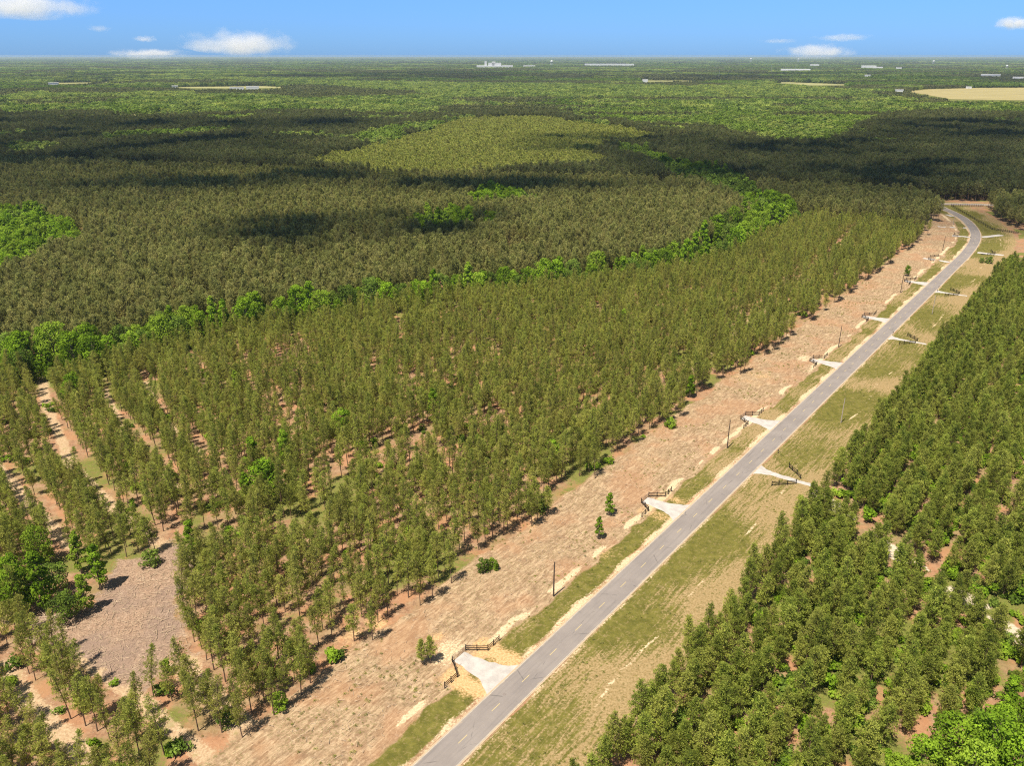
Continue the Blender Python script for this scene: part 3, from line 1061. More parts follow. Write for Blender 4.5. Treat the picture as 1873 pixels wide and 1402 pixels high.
# ------------------------------------------------------------------ left stand
rs = np.random.RandomState(11)
IN = lambda P_, pad=60, h=8: (lambda q_: (q_[:, 0] > -pad) & (q_[:, 0] < IW + pad) & (q_[:, 1] < IH + pad * 2.2))(px(P_[:, 0], P_[:, 1], h))
BELT_d = lambda P_: poly_dist(P_, BELT)
LANES = [([(75, 690), (85, 740), (130, 850), (200, 925), (300, 1000)], 3.2), ([(-60, 800), (0, 860), (60, 930), (130, 1000)], 3.0), ([(190, 715), (230, 800), (330, 900)], 2.4), ([(265, 700), (300, 770), (370, 830)], 2.0), ([(345, 655), (385, 720)], 2.0),
         ([(0, 1220), (90, 1320), (190, 1420)], 3.2), ([(130, 1180), (230, 1260), (310, 1330), (420, 1420)], 2.6), ([(1565, 422), (1500, 490), (1420, 550), (1330, 620)], 2.6)]
rows = []
# block beside the road: rows run with the road
for k in range(22):
    d = -29.3 - 3.75 * k
    s = -70.0 + rs.uniform(0, 3)
    while s < 560:
        rows.append((*(rd(s + rs.normal(0, .3), d + rs.normal(0, .45))), k + 1, 0))
        s += rs.uniform(2.5, 3.9)
LD = np.array([.634, -.773])                      # rows of the left block run toward the camera
LN = np.array([LD[1], -LD[0]])
c0 = rd(0, -29.3 - 3.75 * 22)
for k in range(-70, 150):
    u = -460.0
    while u < 200:
        p = np.array([-120., 210.]) + LD * u + LN * (k * 3.6 - 150) + rs.normal(0, .4, 2)
        u += rs.uniform(2.6, 4.2)
        if (p - O0) @ N0 < -29.3 - 3.75 * 21.6:
            rows.append((*p, k + 71, 1))
rows = np.array(rows)
PP = rows[:, :2]
e, o_, r_ = BELT_d(PP)
keep = IN(PP) & (o_ > 7.0)                        # this side of the stream belt
bs = PP - O0
keep &= (bs @ D0 < 545)
keep &= ~inpoly(PP, SLASH) & ~inpoly(PP, SANDY)
STANDING = gpoly([(270, 1250), (300, 1225), (380, 1265), (440, 1300), (470, 1350), (420, 1375), (330, 1330)])
keep |= inpoly(PP, STANDING) & (rs.rand(len(PP)) < .9)
for pl, w in LANES:
    e, _, _ = poly_dist(PP, gpoly(pl))
    keep &= e > w * .8
gap = vnoise(PP, 13, 31) * .6 + vnoise(PP, 5, 32) * .4
keep &= ~((gap > np.where(PP[:, 1] > 230, .66, .60)) & (rs.rand(len(PP)) < .7)) & (rs.rand(len(PP)) < .95)
cl_e = gpoly([(15, 1130), (60, 1120), (120, 1140), (190, 1080), (195, 1040), (90, 1010), (20, 1070)])
keep &= ~(inpoly(PP, cl_e)) & ~inpoly(PP, gpoly([(60, 1140), (330, 1150), (345, 1225), (300, 1245), (270, 1290), (190, 1275), (120, 1225)]))
edge = vnoise(bs, 9, 98)
keep &= ~((rows[:, 3] == 0) & (rows[:, 2] == 1) & (edge > .48)) & ~((rows[:, 3] == 0) & (rows[:, 2] == 2) & (edge > .68))
rows, PP = rows[keep], PP[keep]
pv = px(PP[:, 0], PP[:, 1], 7.0)
vis = (pv[:, 0] > 5) & (pv[:, 0] < IW - 5) & (pv[:, 1] < IH - 12)
dcam = np.hypot(np.hypot(PP[:, 0], PP[:, 1]), CAMH)
order = np.argsort(np.where(vis, dcam, 1e9))
solo = np.zeros(len(PP), bool)
solo[order[:280]] = True
var = rs.randint(0, 14, len(PP))
szs = rs.uniform(.80, 1.12, len(PP))
rots = rs.uniform(0, 6.28, len(PP))
for blk in (0, 1):
    ids = np.where(solo & (rows[:, 3] == blk))[0]
    rws = sorted(set(rows[ids, 2]), reverse=(blk == 1))
    for ri, rw in enumerate(rws):
        mem = ids[rows[ids, 2] == rw]
        mem = mem[np.argsort(dcam[mem])]
        for j, i in enumerate(mem):
            if blk == 0:
                lb = f'slender pine, {ordinal(j + 1)} from the near end in the {ordinal(ri + 1)} row behind the bare strip'
                gp = 'slender pines planted in rows along the bare strip'
            else:
                lb = f'slender pine, {ordinal(j + 1)} from the near end of the {ordinal(ri + 1)} row right of the left frame edge'
                gp = 'slender pines planted in rows behind the clearing'
            tree('slender', 'slender_pine_tree', var[i], PP[i], rots[i], szs[i], lb, 'pine tree', gp, rs.normal(0, .03, 2))
m = ~solo
mass('pine_stand', [a[2] for a in PROTO['slender']], PP[m], rand_rot(m.sum(), rs), np.stack([szs[m]] * 3, -1), var[m], 'stand of slender pines left of the road, up to the stream belt', 'pine stand')
print('left stand', len(PP))

# lone small trees on the bare strip
for (p, kind, v, s, lb) in [((772, 1215), 'bushy', 2, .70, 'small pine alone on the bare strip, the left one of the close pair'), ((788, 1213), 'bushy', 4, .64, 'small pine alone on the bare strip, the right one of the close pair'),
                            ((1114, 943), 'broad', 6, .62, 'small upright leafy tree alone on the bare strip beside the second entrance'), ((1095, 986), 'broad', 7, .54, 'smallest spindly leafy tree alone on the bare strip before the second entrance'),
                            ((1658, 505), 'broad', 1, .6, 'small round tree on the bare strip behind the sixth entrance')]:
    tree(kind, 'small_pine_tree' if kind == 'bushy' else 'broadleaf_tree', v, g(*p), .6, s, lb, 'pine tree' if kind == 'bushy' else 'broadleaf tree', 'lone small trees on the bare strip')

# ------------------------------------------------------------------ right stand
rs = np.random.RandomState(12)
R_ = []
for k in range(60):
    d = 28.6 + 8.7 * (k // 2) + 3.6 * (k % 2)
    if k in (21, 34): continue
    s = -60.0 + rs.uniform(0, 3)
    while s < 600:
        R_.append((*(rd(s + rs.normal(0, .4), d + rs.normal(0, .55))), k + 1))
        s += rs.uniform(2.7, 4.1)
R_ = np.array(R_)
PR = R_[:, :2]
e, o_, _ = poly_dist(PR, ROAD)
keep = IN(PR) & (o_ > 24)
PADD = gpoly([(1740, 377), (1800, 378), (1815, 376), (1860, 400), (1862, 432), (1815, 424)])
keep &= ~inpoly(PR, PADD) & ~((PR[:, 1] > 470) & (o_ < 45))
e, _, _ = poly_dist(PR, TRACK)
keep &= e > 4.4
for s, d in GATES_R:
    q = PR - O0
    keep &= ~((np.abs(q @ D0 - s) < 2.4) & (q @ N0 < 32))
CORNER = gpoly([(1560, 1440), (1600, 1340), (1680, 1300), (1760, 1290), (1900, 1240), (1950, 1440)], 7)
keep &= ~inpoly(PR, CORNER)
gap = vnoise(PR, 11, 41) * .6 + vnoise(PR, 5, 42) * .4
keep &= ~((gap > .70) & (rs.rand(len(PR)) < .7)) & (rs.rand(len(PR)) < .96)
R_, PR = R_[keep], PR[keep]
pv = px(PR[:, 0], PR[:, 1], 7.5)
vis = (pv[:, 0] > 5) & (pv[:, 0] < IW - 5) & (pv[:, 1] < IH - 12)
dcam = np.hypot(np.hypot(PR[:, 0], PR[:, 1]), CAMH)
order = np.argsort(np.where(vis, dcam, 1e9))
solo = np.zeros(len(PR), bool)
solo[order[:280]] = True
var = rs.randint(0, 12, len(PR))
szs = rs.uniform(.74, 1.2, len(PR))
rots = rs.uniform(0, 6.28, len(PR))
ids = np.where(solo)[0]
for ri, rw in enumerate(sorted(set(R_[ids, 2]))):
    mem = ids[R_[ids, 2] == rw]
    mem = mem[np.argsort((PR[mem] - O0) @ D0)]
    for j, i in enumerate(mem):
        tree('bushy', 'bushy_pine_tree', var[i], PR[i], rots[i], szs[i], f"bushy pine, {ordinal(j + 1)} up from the frame's bottom in the {ordinal(ri + 1)} row from the road", 'pine tree', 'bushy pines in rows right of the road', rs.normal(0, .03, 2))
m = ~solo
mass('bushy_pine_stand', [a[2] for a in PROTO['bushy']], PR[m], rand_rot(m.sum(), rs), np.stack([szs[m]] * 3, -1), var[m], 'stand of bushy pines right of the road', 'pine stand')
print('right stand', len(PR))

# ------------------------------------------------------------------ broadleaf trees: the stream belt, the clearing, the corner, strays
rs = np.random.RandomState(13)
seg_b = np.concatenate([[0], np.cumsum(np.hypot(*np.diff(BELT, axis=0).T))])
bt = []
for row, offs in ((0, 4.0), (1, -4.0)):
    r = 2.0
    while r < seg_b[-1]:
        i = min(np.searchsorted(seg_b, r, 'right') - 1, len(BELT) - 2)
        d = (BELT[i + 1] - BELT[i]) / (seg_b[i + 1] - seg_b[i])
        p = BELT[i] + d * (r - seg_b[i])
        qx = px(p[0], p[1], 7)[0]
        wide = 1.0 + 2.4 * math.exp(-((qx - 1330) / 90) ** 2)
        p = p + np.array([d[1], -d[0]]) * (offs * wide + rs.normal(0, 2.6) + 4.5 * (vnoise(p[None], 26, 91)[0] - .5))
        bt.append((p, row))
        r += rs.uniform(4.2, 7.5) if qx < 1200 else rs.uniform(5, 8)
for row in (0, 1):
    mem = [b for b in bt if b[1] == row and -30 < px(b[0][0], b[0][1], 6)[0] < IW]
    mem = [b for b in mem if px(b[0][0], b[0][1], 6)[0] > 3]
    for j, (p, _) in enumerate(mem):
        dark = rs.rand() < .30
        k = 'broaddark' if dark else 'broad'
        tree(k, 'broadleaf_tree', rs.randint(0, 9), p, rs.uniform(0, 6), rs.choice([.8, 1.0, 1.15, 1.3, 1.45, 1.7]), f'{"dark" if dark else "bright"} green broadleaf tree, {ordinal(j + 1)} from the left in the {"front" if row == 0 else "back"} row of the stream belt', 'broadleaf tree', 'broadleaf trees of the stream belt')
for row in (2,):                                   # the wide swelling of the belt
    for j, (x, y) in enumerate([(1290, 472), (1320, 470), (1270, 462), (1345, 455), (1310, 448), (1285, 450), (1335, 432), (1360, 440), (1310, 425), (1375, 415), (1340, 410), (1410, 400), (1385, 395), (1430, 392)]):
        tree('broad' if rs.rand() < .75 else 'broaddark', 'broadleaf_tree', rs.randint(0, 9), g(x, y, 6), rs.uniform(0, 6), rs.uniform(1.4, 1.9), f'bright green broadleaf tree, {ordinal(j + 1)} from the near side in the widest clump of the belt', 'broadleaf tree', 'broadleaf trees of the stream belt')
for (x, y, h, k, v, s, lb) in [
        (40, 1125, 0, 'broad', 0, 1.19, 'bright leafy tree at the left end of the clump beside the clearing'), (85, 1118, 0, 'broad', 5, 1.31, 'tall pointed leafy tree in the middle of the clump beside the clearing'),
        (30, 1085, 0, 'broad', 2, 1.00, 'leafy tree behind the left end of the clump beside the clearing'), (125, 1135, 0, 'broaddark', 1, 0.78, 'dull dark rounded tree at the front of the clump beside the clearing'),
        (160, 1120, 0, 'broad', 6, 0.90, 'slim pale leafy tree at the right front of the clump beside the clearing'), (185, 1080, 0, 'broad', 7, 1.02, 'dark pointed leafy tree at the right end of the clump beside the clearing'),
        (150, 1050, 0, 'broad', 8, 0.98, 'slim bright leafy tree at the back of the clump beside the clearing'), (75, 1035, 0, 'broad', 3, 0.94, 'broad leafy tree standing behind the clump beside the clearing'),
        (105, 1085, 0, 'broaddark', 2, 0.88, 'dark leafy tree in the middle back of the clump beside the clearing'),
        (353, 1012, 0, 'broad', 6, .85, 'bright pointed leafy tree alone at the right edge of the clearing'), (278, 1035, 0, 'shrubdark', 0, 1.1, 'low dark bush at the far edge of the clearing'),
        (884, 1045, 0, 'shrubdark', 1, .85, 'low dark bush under the front pines before the second entrance'), (902, 1041, 0, 'shrub', 2, .7, 'low bright bush beside a dark one under the front pines'),
        (513, 1297, 0, 'shrub', 0, .85, 'low round bush under the leftmost front pines of the bare strip'), (415, 1325, 0, 'shrubdark', 1, .9, 'low round bush among the pines in front of the clearing'),
        (990, 935, 0, 'shrubdark', 0, 1.0, 'dark low bush under the front pines opposite the second entrance'), (1225, 783, 0, 'shrub', 2, .9, 'low bush under the front pines before the third entrance'),
        (625, 765, 8, 'broad', 0, 1.05, 'rounded bright leafy tree alone in the middle of the pine stand'), (520, 815, 8, 'broad', 5, 1.08, 'pointed bright leafy tree, right one of two in the pine stand'),
        (460, 822, 8, 'broad', 6, 1.08, 'pointed bright leafy tree, left one of two in the pine stand'), (485, 875, 8, 'broad', 1, 1.35, 'widest bright leafy tree inside the pine stand'), (447, 880, 8, 'broad', 8, 0.88, 'small leafy tree close left of the widest one in the pine stand'),
        (792, 735, 8, 'broad', 7, 1.05, 'slim bright leafy tree in the far middle of the pine stand'), (1008, 815, 8, 'broad', 4, 1.01, 'pale leafy tree near the road side of the pine stand'),
        (616, 700, 8, 'broaddark', 3, 0.88, 'dark slim leafy tree behind the rounded one in the pine stand'), (715, 655, 8, 'broad', 2, 0.73, 'small bright leafy crown deep in the pine stand'),
        (135, 712, 8, 'broad', 1, 1.35, 'wide bright leafy tree among the left pine rows'), (870, 800, 8, 'broaddark', 1, 0.88, 'dark leafy tree half hidden in the pine stand'),
        (1265, 690, 8, 'broad', 6, 0.79, 'small slim leafy tree among the pines opposite the fourth entrance'), (1140, 575, 8, 'broad', 5, 0.88, 'slim leafy crown near the far side of the pine stand'),
        (430, 690, 8, 'broad', 7, 0.88, 'yellowish slim leafy crown among the left pines'),
        (1740, 1360, 6, 'broad', 0, 1.15, 'largest bright leafy crown in the lower right corner'), (1820, 1365, 6, 'broad', 3, 1.2, 'bright leafy crown right of the largest in the lower right corner'),
        (1690, 1385, 6, 'broad', 1, .95, 'bright leafy crown left of the largest in the lower right corner'), (1645, 1398, 6, 'broad', 4, .8, 'lowest leafy crown at the left end of the corner clump'),
        (1865, 1320, 6, 'broad', 2, 1.0, 'leafy crown against the right frame edge above the corner clump'), (1850, 1270, 6, 'broad', 6, .9, 'slim pointed leafy tree at the right frame edge above the corner clump'),
        (1780, 1405, 6, 'broad', 2, 1.1, 'leafy crown at the very bottom of the corner clump'), (1868, 1395, 6, 'broad', 0, 1.1, 'leafy crown in the extreme lower right corner'),
        (1795, 1325, 6, 'broaddark', 2, .9, 'darker leafy crown at the back of the corner clump'),
        (1795, 481, 0, 'shrubdark', 1, .8, 'low brownish bush on the right verge before the bend'), (1808, 482, 0, 'shrubdark', 0, 1.1, 'dark round bush on the right verge before the bend')]:
    tree(k, 'shrub' if 'shrub' in k else 'broadleaf_tree', v, g(x, y, h), (x * 7.3) % 6.28, s, lb, 'shrub' if 'shrub' in k else 'broadleaf tree', 'scattered shrubs' if 'shrub' in k else 'scattered broadleaf trees')

# undergrowth
rs = np.random.RandomState(14)
U = np.stack([rs.uniform(-230, 420, 30000), rs.uniform(95, 480, 30000)], -1)
_, o_, _ = poly_dist(U, ROAD)
nz = vnoise(U, 9, 51)
okr = (o_ > 27) & (nz > .34) & (rs.rand(len(U)) < .9)
okl = (o_ < -31 - HW) & (nz > .60) & (rs.rand(len(U)) < .2) & ~inpoly(U, SLASH)
e, _, _ = poly_dist(U, TRACK)
k = (okr | okl) & IN(U) & (e > 3.4)
U = U[k]
mass('undergrowth', BUSH, U, rand_rot(len(U), rs), rand_scl(len(U), rs, .8, 1.9), rs.randint(0, len(BUSH), len(U)), 'leafy undergrowth between the pines', 'undergrowth')
# grass tufts and small weeds on the bare strip and the verges
U = np.stack([rs.uniform(-20, 420, 9000), rs.uniform(-40, 26, 9000)], -1)
U = O0 + U[:, :1] * D0 + U[:, 1:] * N0
_, o_, _ = poly_dist(U, ROAD)
nz = vnoise(U, 6, 61)
k = IN(U) & (np.abs(o_) > HW + 1.5) & (nz > .55) & (rs.rand(len(U)) < .7)
for s in GATES_L:
    q = U - O0
    k &= ~((np.abs(q @ D0 - s) < 7) & (q @ N0 > -14) & (q @ N0 < 0))
for s, d in GATES_R:
    q = U - O0
    k &= ~((np.abs(q @ D0 - s) < 4) & (q @ N0 > 5))
U = U[k]


def tuft(seed, m_):
    r2 = np.random.RandomState(seed)
    c = MB()
    for _ in range(3):
        blades(c, np.array([*r2.normal(0, .14, 2), .02]), 12, .36, .07, r2, 1.1, r2.uniform(.2, .9))
    return c.mesh('tuft', [m_], color=True)


TUFT = [tuft(1, M['needle']), tuft(2, M['needle_dull']), tuft(3, M['needle_young'])]
mass('weeds', TUFT, U, rand_rot(len(U), rs), rand_scl(len(U), rs, .35, 1.1), rs.randint(0, 3, len(U)), 'weeds and grass tufts on the bare strip and verges', 'weeds')

# logging debris: sticks over the clearing and the bare strip
mb = MB()
bb = np.array([SLASH.min(0), SLASH.max(0)])
n = 0
Q = rs.uniform(bb[0], bb[1], (9000, 2))
Q = Q[inpoly(Q, SLASH)][:1500]
S2 = rd(0, 0) + rs.uniform(-10, 330, 2600)[:, None] * D0 + rs.uniform(-30, -9, 2600)[:, None] * N0
pile = g(85, 1152) + rs.normal(0, 1.6, (160, 2))
for i, p in enumerate(np.concatenate([Q, S2, pile])):
    a = rs.uniform(0, PI)
    if i >= len(Q) + len(S2):
        L, r, z = rs.uniform(1, 4), rs.uniform(.03, .09), rs.uniform(.1, 1.0)
    else:
        L, r, z = rs.uniform(.3, 2.2) * (1 if i < len(Q) else .6), rs.uniform(.02, .055), rs.uniform(.0, .16)
    d = np.array([math.cos(a), math.sin(a), rs.normal(0, .06)]) * L / 2
    c = np.array([*p, z + .06])
    mb.tube([c - d, c + d], [r, r * .6], 4)
tag(mb.build('debris', M['stick']), 'dry sticks and logging debris on the clearing and bare strip', 'debris', None, 'stuff')

# ------------------------------------------------------------------ beyond the stream belt: woods to the horizon
H1 = [(0, 178), (60, 168), (180, 172), (300, 168), (420, 172), (560, 178), (700, 178), (900, 165), (1000, 160), (1130, 170), (1250, 160), (1400, 150), (1560, 165), (1660, 187), (1873, 190), (1900, 212), (1700, 203), (1600, 215), (1560, 240), (1500, 262), (1440, 262), (1380, 250), (1300, 232), (1200, 230), (1150, 226), (1000, 210), (860, 213), (700, 210), (480, 212), (420, 222), (330, 218), (190, 205), (0, 210)]
H2 = [(1130, 262), (1180, 265), (1240, 298), (1300, 308), (1360, 328), (1400, 350), (1480, 378), (1450, 395), (1380, 385), (1330, 350), (1260, 332), (1200, 320), (1170, 290)]
H3 = [(640, 245), (700, 230), (800, 224), (850, 218), (870, 224), (730, 245), (720, 262), (660, 262)]
H4 = [(-40, 385), (0, 388), (40, 383), (110, 396), (155, 416), (140, 440), (90, 452), (50, 475), (0, 495), (-40, 500)]
H5 = [(860, 355), (900, 335), (950, 345), (1000, 365), (950, 370), (880, 370)]
H6 = [(748, 395), (800, 385), (840, 376), (882, 392), (870, 414), (780, 414)]
H7 = [(902, 392), (920, 392), (920, 414), (902, 414)]
H8 = [(170, 250), (250, 240), (420, 232), (430, 240), (300, 252), (180, 258)]
H9 = [(0, 262), (90, 258), (110, 268), (40, 280), (0, 280)]
YP = [(760, 240), (850, 213), (1000, 213), (1130, 232), (1280, 252), (1110, 262), (1110, 300), (900, 312), (700, 315), (560, 300), (600, 280), (700, 262)]
FIELDS = [[(1655, 166.5), (1700, 163), (1800, 160.5), (1900, 160), (1900, 184), (1740, 181.5)], [(195, 208.5), (240, 209), (368, 212.5), (360, 215), (205, 212)],
          [(90, 151.3), (235, 149.6), (240, 151.2), (95, 153.2)], [(300, 159.5), (480, 157.5), (560, 160.2), (420, 161.6), (310, 161)], [(1170, 147), (1340, 147.3), (1340, 148.6), (1175, 149)], [(1400, 150.5), (1440, 150), (1600, 156.2), (1480, 156)],
          [(620, 332), (700, 334), (700, 339), (590, 334)]]
rs = np.random.RandomState(21)


def classify(P_, h):
    q = px(P_[:, 0], P_[:, 1], h)
    q = q + np.stack([(vnoise(P_, 70, 95) - .5) * 46 + (vnoise(P_, 24, 97) - .5) * 22, (vnoise(P_, 75, 96) - .5) * 12], -1) * np.clip(900 / P_[:, 1:], .2, 1)
    k = np.zeros(len(P_), int)                                    # 0 pine
    n = vnoise(P_ * [.4, 1], 420, 71) * .55 + vnoise(P_ * [.35, 1], 170, 72) * .45
    far = P_[:, 1] > 2300
    k[far & (n > np.where(P_[:, 1] > 4200, .66, .60))] = 1
    k[far & (n < .36)] = 3
    for H_ in (H1, H2, H3, H4, H5, H6, H7, H8, H9):
        k[inpoly(q, H_)] = 1
    hw_ = (k == 1) & ~far
    nb = vnoise(P_, 60, 73) * .6 + vnoise(P_, 22, 74) * .4
    n4 = vnoise(P_ * [.35, 1], 200, 75) * .6 + vnoise(P_ * [.4, 1], 85, 76) * .4
    k[hw_ & (n4 > .59) & (P_[:, 1] > 1500)] = 0
    hw_ = (k == 1) & ~far
    pn = (k == 0) & ~far & (P_[:, 1] > 1100)
    k[pn & (vnoise(P_, 120, 77) * .5 + vnoise(P_, 40, 78) * .5 > .71)] = 1
    k[hw_ & (nb > np.where(P_[:, 1] < 900, .60, .55))] = 3                                       # darker broadleaf
    k[inpoly(q, H2) & (nb > .40)] = 3
    k[(k == 1) & (P_[:, 1] < 930)] = 4
    k[inpoly(q, YP)] = 2
    fl = np.zeros(len(P_), bool)
    q0 = px(P_[:, 0], P_[:, 1], 0)
    for f_ in FIELDS:
        fl |= inpoly(q0, f_)
        for hh in (4, 8, 12, 16):
            fl |= inpoly(px(P_[:, 0], P_[:, 1], hh), f_)
    return k, fl


def grid_pts(y0, y1, step, pad=1.12):
    ys = np.arange(y0, y1, step)
    out = []
    for y in ys:
        hwid = (IW / 2 / F) * math.hypot(y, CAMH) * pad + 40
        xs = np.arange(-hwid, hwid, step)
        out.append(np.stack([xs, np.full(len(xs), y)], -1))
    o = np.concatenate(out)
    return o + rs.uniform(-.5, .5, o.shape) * step * .85


A1 = grid_pts(230, 1000, 3.95)
A2 = grid_pts(1000, 1750, 6.0)
A3 = np.concatenate([A1, A2])
_, ob, rb = poly_dist(A3, BELT)
q = A3 - O0
_, orr_, _ = poly_dist(A3, ROAD)
belt_end = BELT[-1]
side = np.where(rb < seg_b[-1] - 1, ob < -9.0, A3[:, 1] > belt_end[1])
# past the belt's end: everything beyond the left stand, and right of the road beyond the paddock
block_end = ((q @ D0 > 445) | (ob < -9)) & ~((np.abs(orr_) < 34) & (q @ D0 < 600) & (orr_ > -31)) & (np.abs(orr_) > 14)
okk = (ob < -9.0) & (rb < seg_b[-1] - 1) | ((rb >= seg_b[-1] - 1) & block_end & (((q @ D0) > 548) | ((ob < -9) & ((q @ N0) < -150))))
OPEN = gpoly([(1690, 440), (1712, 425), (1716, 395), (1690, 372), (1690, 366), (1900, 372), (1900, 372), (1806, 378), (1822, 400), (1862, 428), (1850, 445), (1800, 520), (1740, 520), (1660, 520)])
okk &= ~inpoly(A3, OPEN)
okk &= (orr_ < 0) | (A3[:, 1] > 560) | (orr_ > 9999)
okk &= ~(inpoly(A3, gpoly([(1742, 379), (1800, 379), (1808, 395), (1835, 412), (1840, 424), (1815, 420)])))
e, _, _ = poly_dist(A3, HIGHWAY)
okk &= e > 11
okk &= IN(A3, 80, 12)
A3 = A3[okk]
kk, fl = classify(A3, 10)
A3, kk = A3[~fl], kk[~fl]
beyond_hw = poly_dist(A3, HIGHWAY)[1] > 0
thin = vnoise(A3, 18, 81) * .6 + vnoise(A3, 7, 82) * .4
keep = ~((thin > .66) & (rs.rand(len(A3)) < .75) & ~beyond_hw)
A3, kk, beyond_hw = A3[keep], kk[keep], beyond_hw[keep]
q_hw = (kk == 0) & ~beyond_hw
grp = [('brown_pine_wood', 'dull', q_hw, 'wood of brownish pines between the stream belt and the highway', 4.3),
       ('dark_pine_wood', 'farpine', (kk == 0) & beyond_hw, 'wood of dark pines beyond the highway', 6),
       ('young_pine_wood', 'young', kk == 2, 'plantation of pale young pines beyond the highway', 6),
       ('broadleaf_wood', 'farbroad', (kk == 1) & (rs.rand(len(A3)) < .55), 'bright green broadleaf wood beyond the pines', 6),
       ('bright_broadleaf_wood', 'broad', (kk == 4) & (rs.rand(len(A3)) < .6), 'bright broadleaf thickets among the brownish pines', 4),
       ('dark_broadleaf_wood', 'fardark', (kk == 3) & (rs.rand(len(A3)) < .55), 'dark green broadleaf wood along the creek', 6)]
for nm, pk, mk_, lb, _ in grp:
    p = A3[mk_]
    n = len(p)
    up = 1 + .25 * (p[:, 1] > 1000)
    s = rand_scl(n, rs, .82, 1.15)
    s[:, :2] *= up[:, None]
    if pk == 'broad': s *= rs.uniform(1.0, 1.5, n)[:, None]
    mass(nm, [a[2] for a in PROTO[pk]], p, rand_rot(n, rs, .03), s, rs.randint(0, len(PROTO[pk]), n), lb, 'wood')
    print(nm, n)

B1 = grid_pts(1750, 4200, 24.0)
B2 = grid_pts(4200, 11000, 62.0)
B3 = grid_pts(11000, 31000, 230.0, 1.05)
BB = np.concatenate([B1, B2, B3])
lev = np.concatenate([np.zeros(len(B1)), np.ones(len(B2)), np.full(len(B3), 2)]).astype(int)
kk, fl = classify(BB, 12)
SITES = [(905, 122, 36), (968, 121, 14), (1106, 118.5, 38), (1151, 118.5, 12), (1589, 123.5, 16), (1606, 124, 12), (1644, 125, 8), (1455, 128, 28), (1490, 119, 10), (1812, 138, 18), (1862, 142.5, 12), (1587, 138.5, 9), (1180, 147.5, 10), (1645, 167, 12), (1772, 160.5, 8), (98, 153.5, 12), (320, 159.5, 10), (462, 160.5, 16), (433, 161, 16)]
for x, y, rp in SITES:
    qq = px(BB[:, 0], BB[:, 1], 12)
    fl |= (np.abs(qq[:, 0] - x) < rp + 3) & (qq[:, 1] > y - 3) & (qq[:, 1] < y + 1.2)
BB, lev, kk = BB[~fl], lev[~fl], kk[~fl]
kk[kk == 2] = 0
kk[kk == 4] = 1
xy = np.array([1.0, 2.5, 8.0])[lev]
zz = np.array([1.0, 1.05, 1.3])[lev]
for code, nm, key, lb in ((0, 'distant_pine_forest', 'pine', 'far dark pine forest reaching to the horizon'), (1, 'distant_broadleaf_forest', 'broad', 'far lighter broadleaf woods among the pine forest'), (3, 'distant_dark_forest', 'dark', 'far dark green broadleaf woods among the pine forest')):
    m = kk == code
    n = m.sum()
    s = np.stack([xy[m] * rs.uniform(.9, 1.15, n), xy[m] * rs.uniform(.9, 1.15, n), zz[m] * rs.uniform(.82, 1.12, n)], -1)
    mass(nm, CL[key], BB[m], rand_rot(n, rs, 0), s, rs.randint(0, len(CL[key]), n), lb, 'forest')
    print(nm, n)

# fields far off
fm = simple_mat('dry_field', (.29, .245, .105), .95, .3, .01)
fm2 = simple_mat('pale_field', (.27, .26, .11), .95, .25, .02)
for k, f_ in enumerate(FIELDS):
    pl = gpoly(f_)
    m = MB()
    m.add([(*p, .35) for p in pl], [tuple(range(len(pl)))])
    tag(m.build('field', fm if k in (0,) else fm2), kind='structure')


# ------------------------------------------------------------------ far buildings and towers
def shed(x, y, w_px, h_px, dep, label, cat='warehouse', nm='warehouse', roof='white_panel', extra=None, group=None):
    """long white building whose front spans w_px by h_px of the photo"""
    up = 22.0 if y < 119.6 else 17.0 if y < 156 else 12.0
    if 1700 < x < 1800 and y > 155: up = 3.0
    p = g(x, y, up)
    R = math.hypot(*p)
    w, h = w_px * R / F, up + max(2, .55 * h_px * R / F)
    r = empty(nm, (*p, 0), -math.atan2(p[0], p[1]))
    tag(r, label, cat, group)
    m = MB()
    m.box((0, dep / 2, h / 2 - .5), (w, dep, h + 1))
    m.build('wall', M['white_panel'], r)
    m = MB()
    hh, rs_ = h + .02, h + max(1.0, min(3, dep * .06))
    x0, x1, y0, y1 = -w / 2 - .5, w / 2 + .5, -.6, dep + .6
    m.add([(x0, y0, hh), (x1, y0, hh), (x1, y1, hh), (x0, y1, hh), (x0, (y0 + y1) / 2, rs_), (x1, (y0 + y1) / 2, rs_)], [(0, 1, 5, 4), (2, 3, 4, 5), (0, 4, 3), (1, 2, 5), (0, 3, 2, 1)])
    m.build('roof', M[roof], r)
    nd = max(1, min(8, int(w / 30)))
    for k in range(nd):
        m = MB()
        m.box(((k + .5) / nd * w - w / 2, -.1, min(h * .35, 2.2)), (4.0, .3, min(h * .7, 4.4)))
        m.build('door', M['roof_grey'], r)
    for (ex, ew, eh) in (extra or []):
        m = MB()
        m.box((ex * w, dep * .5, (up + eh * R / F) / 2), (ew * R / F, dep * .6, up + eh * R / F))
        m.build('tower', M['white_panel'], r)
    return r


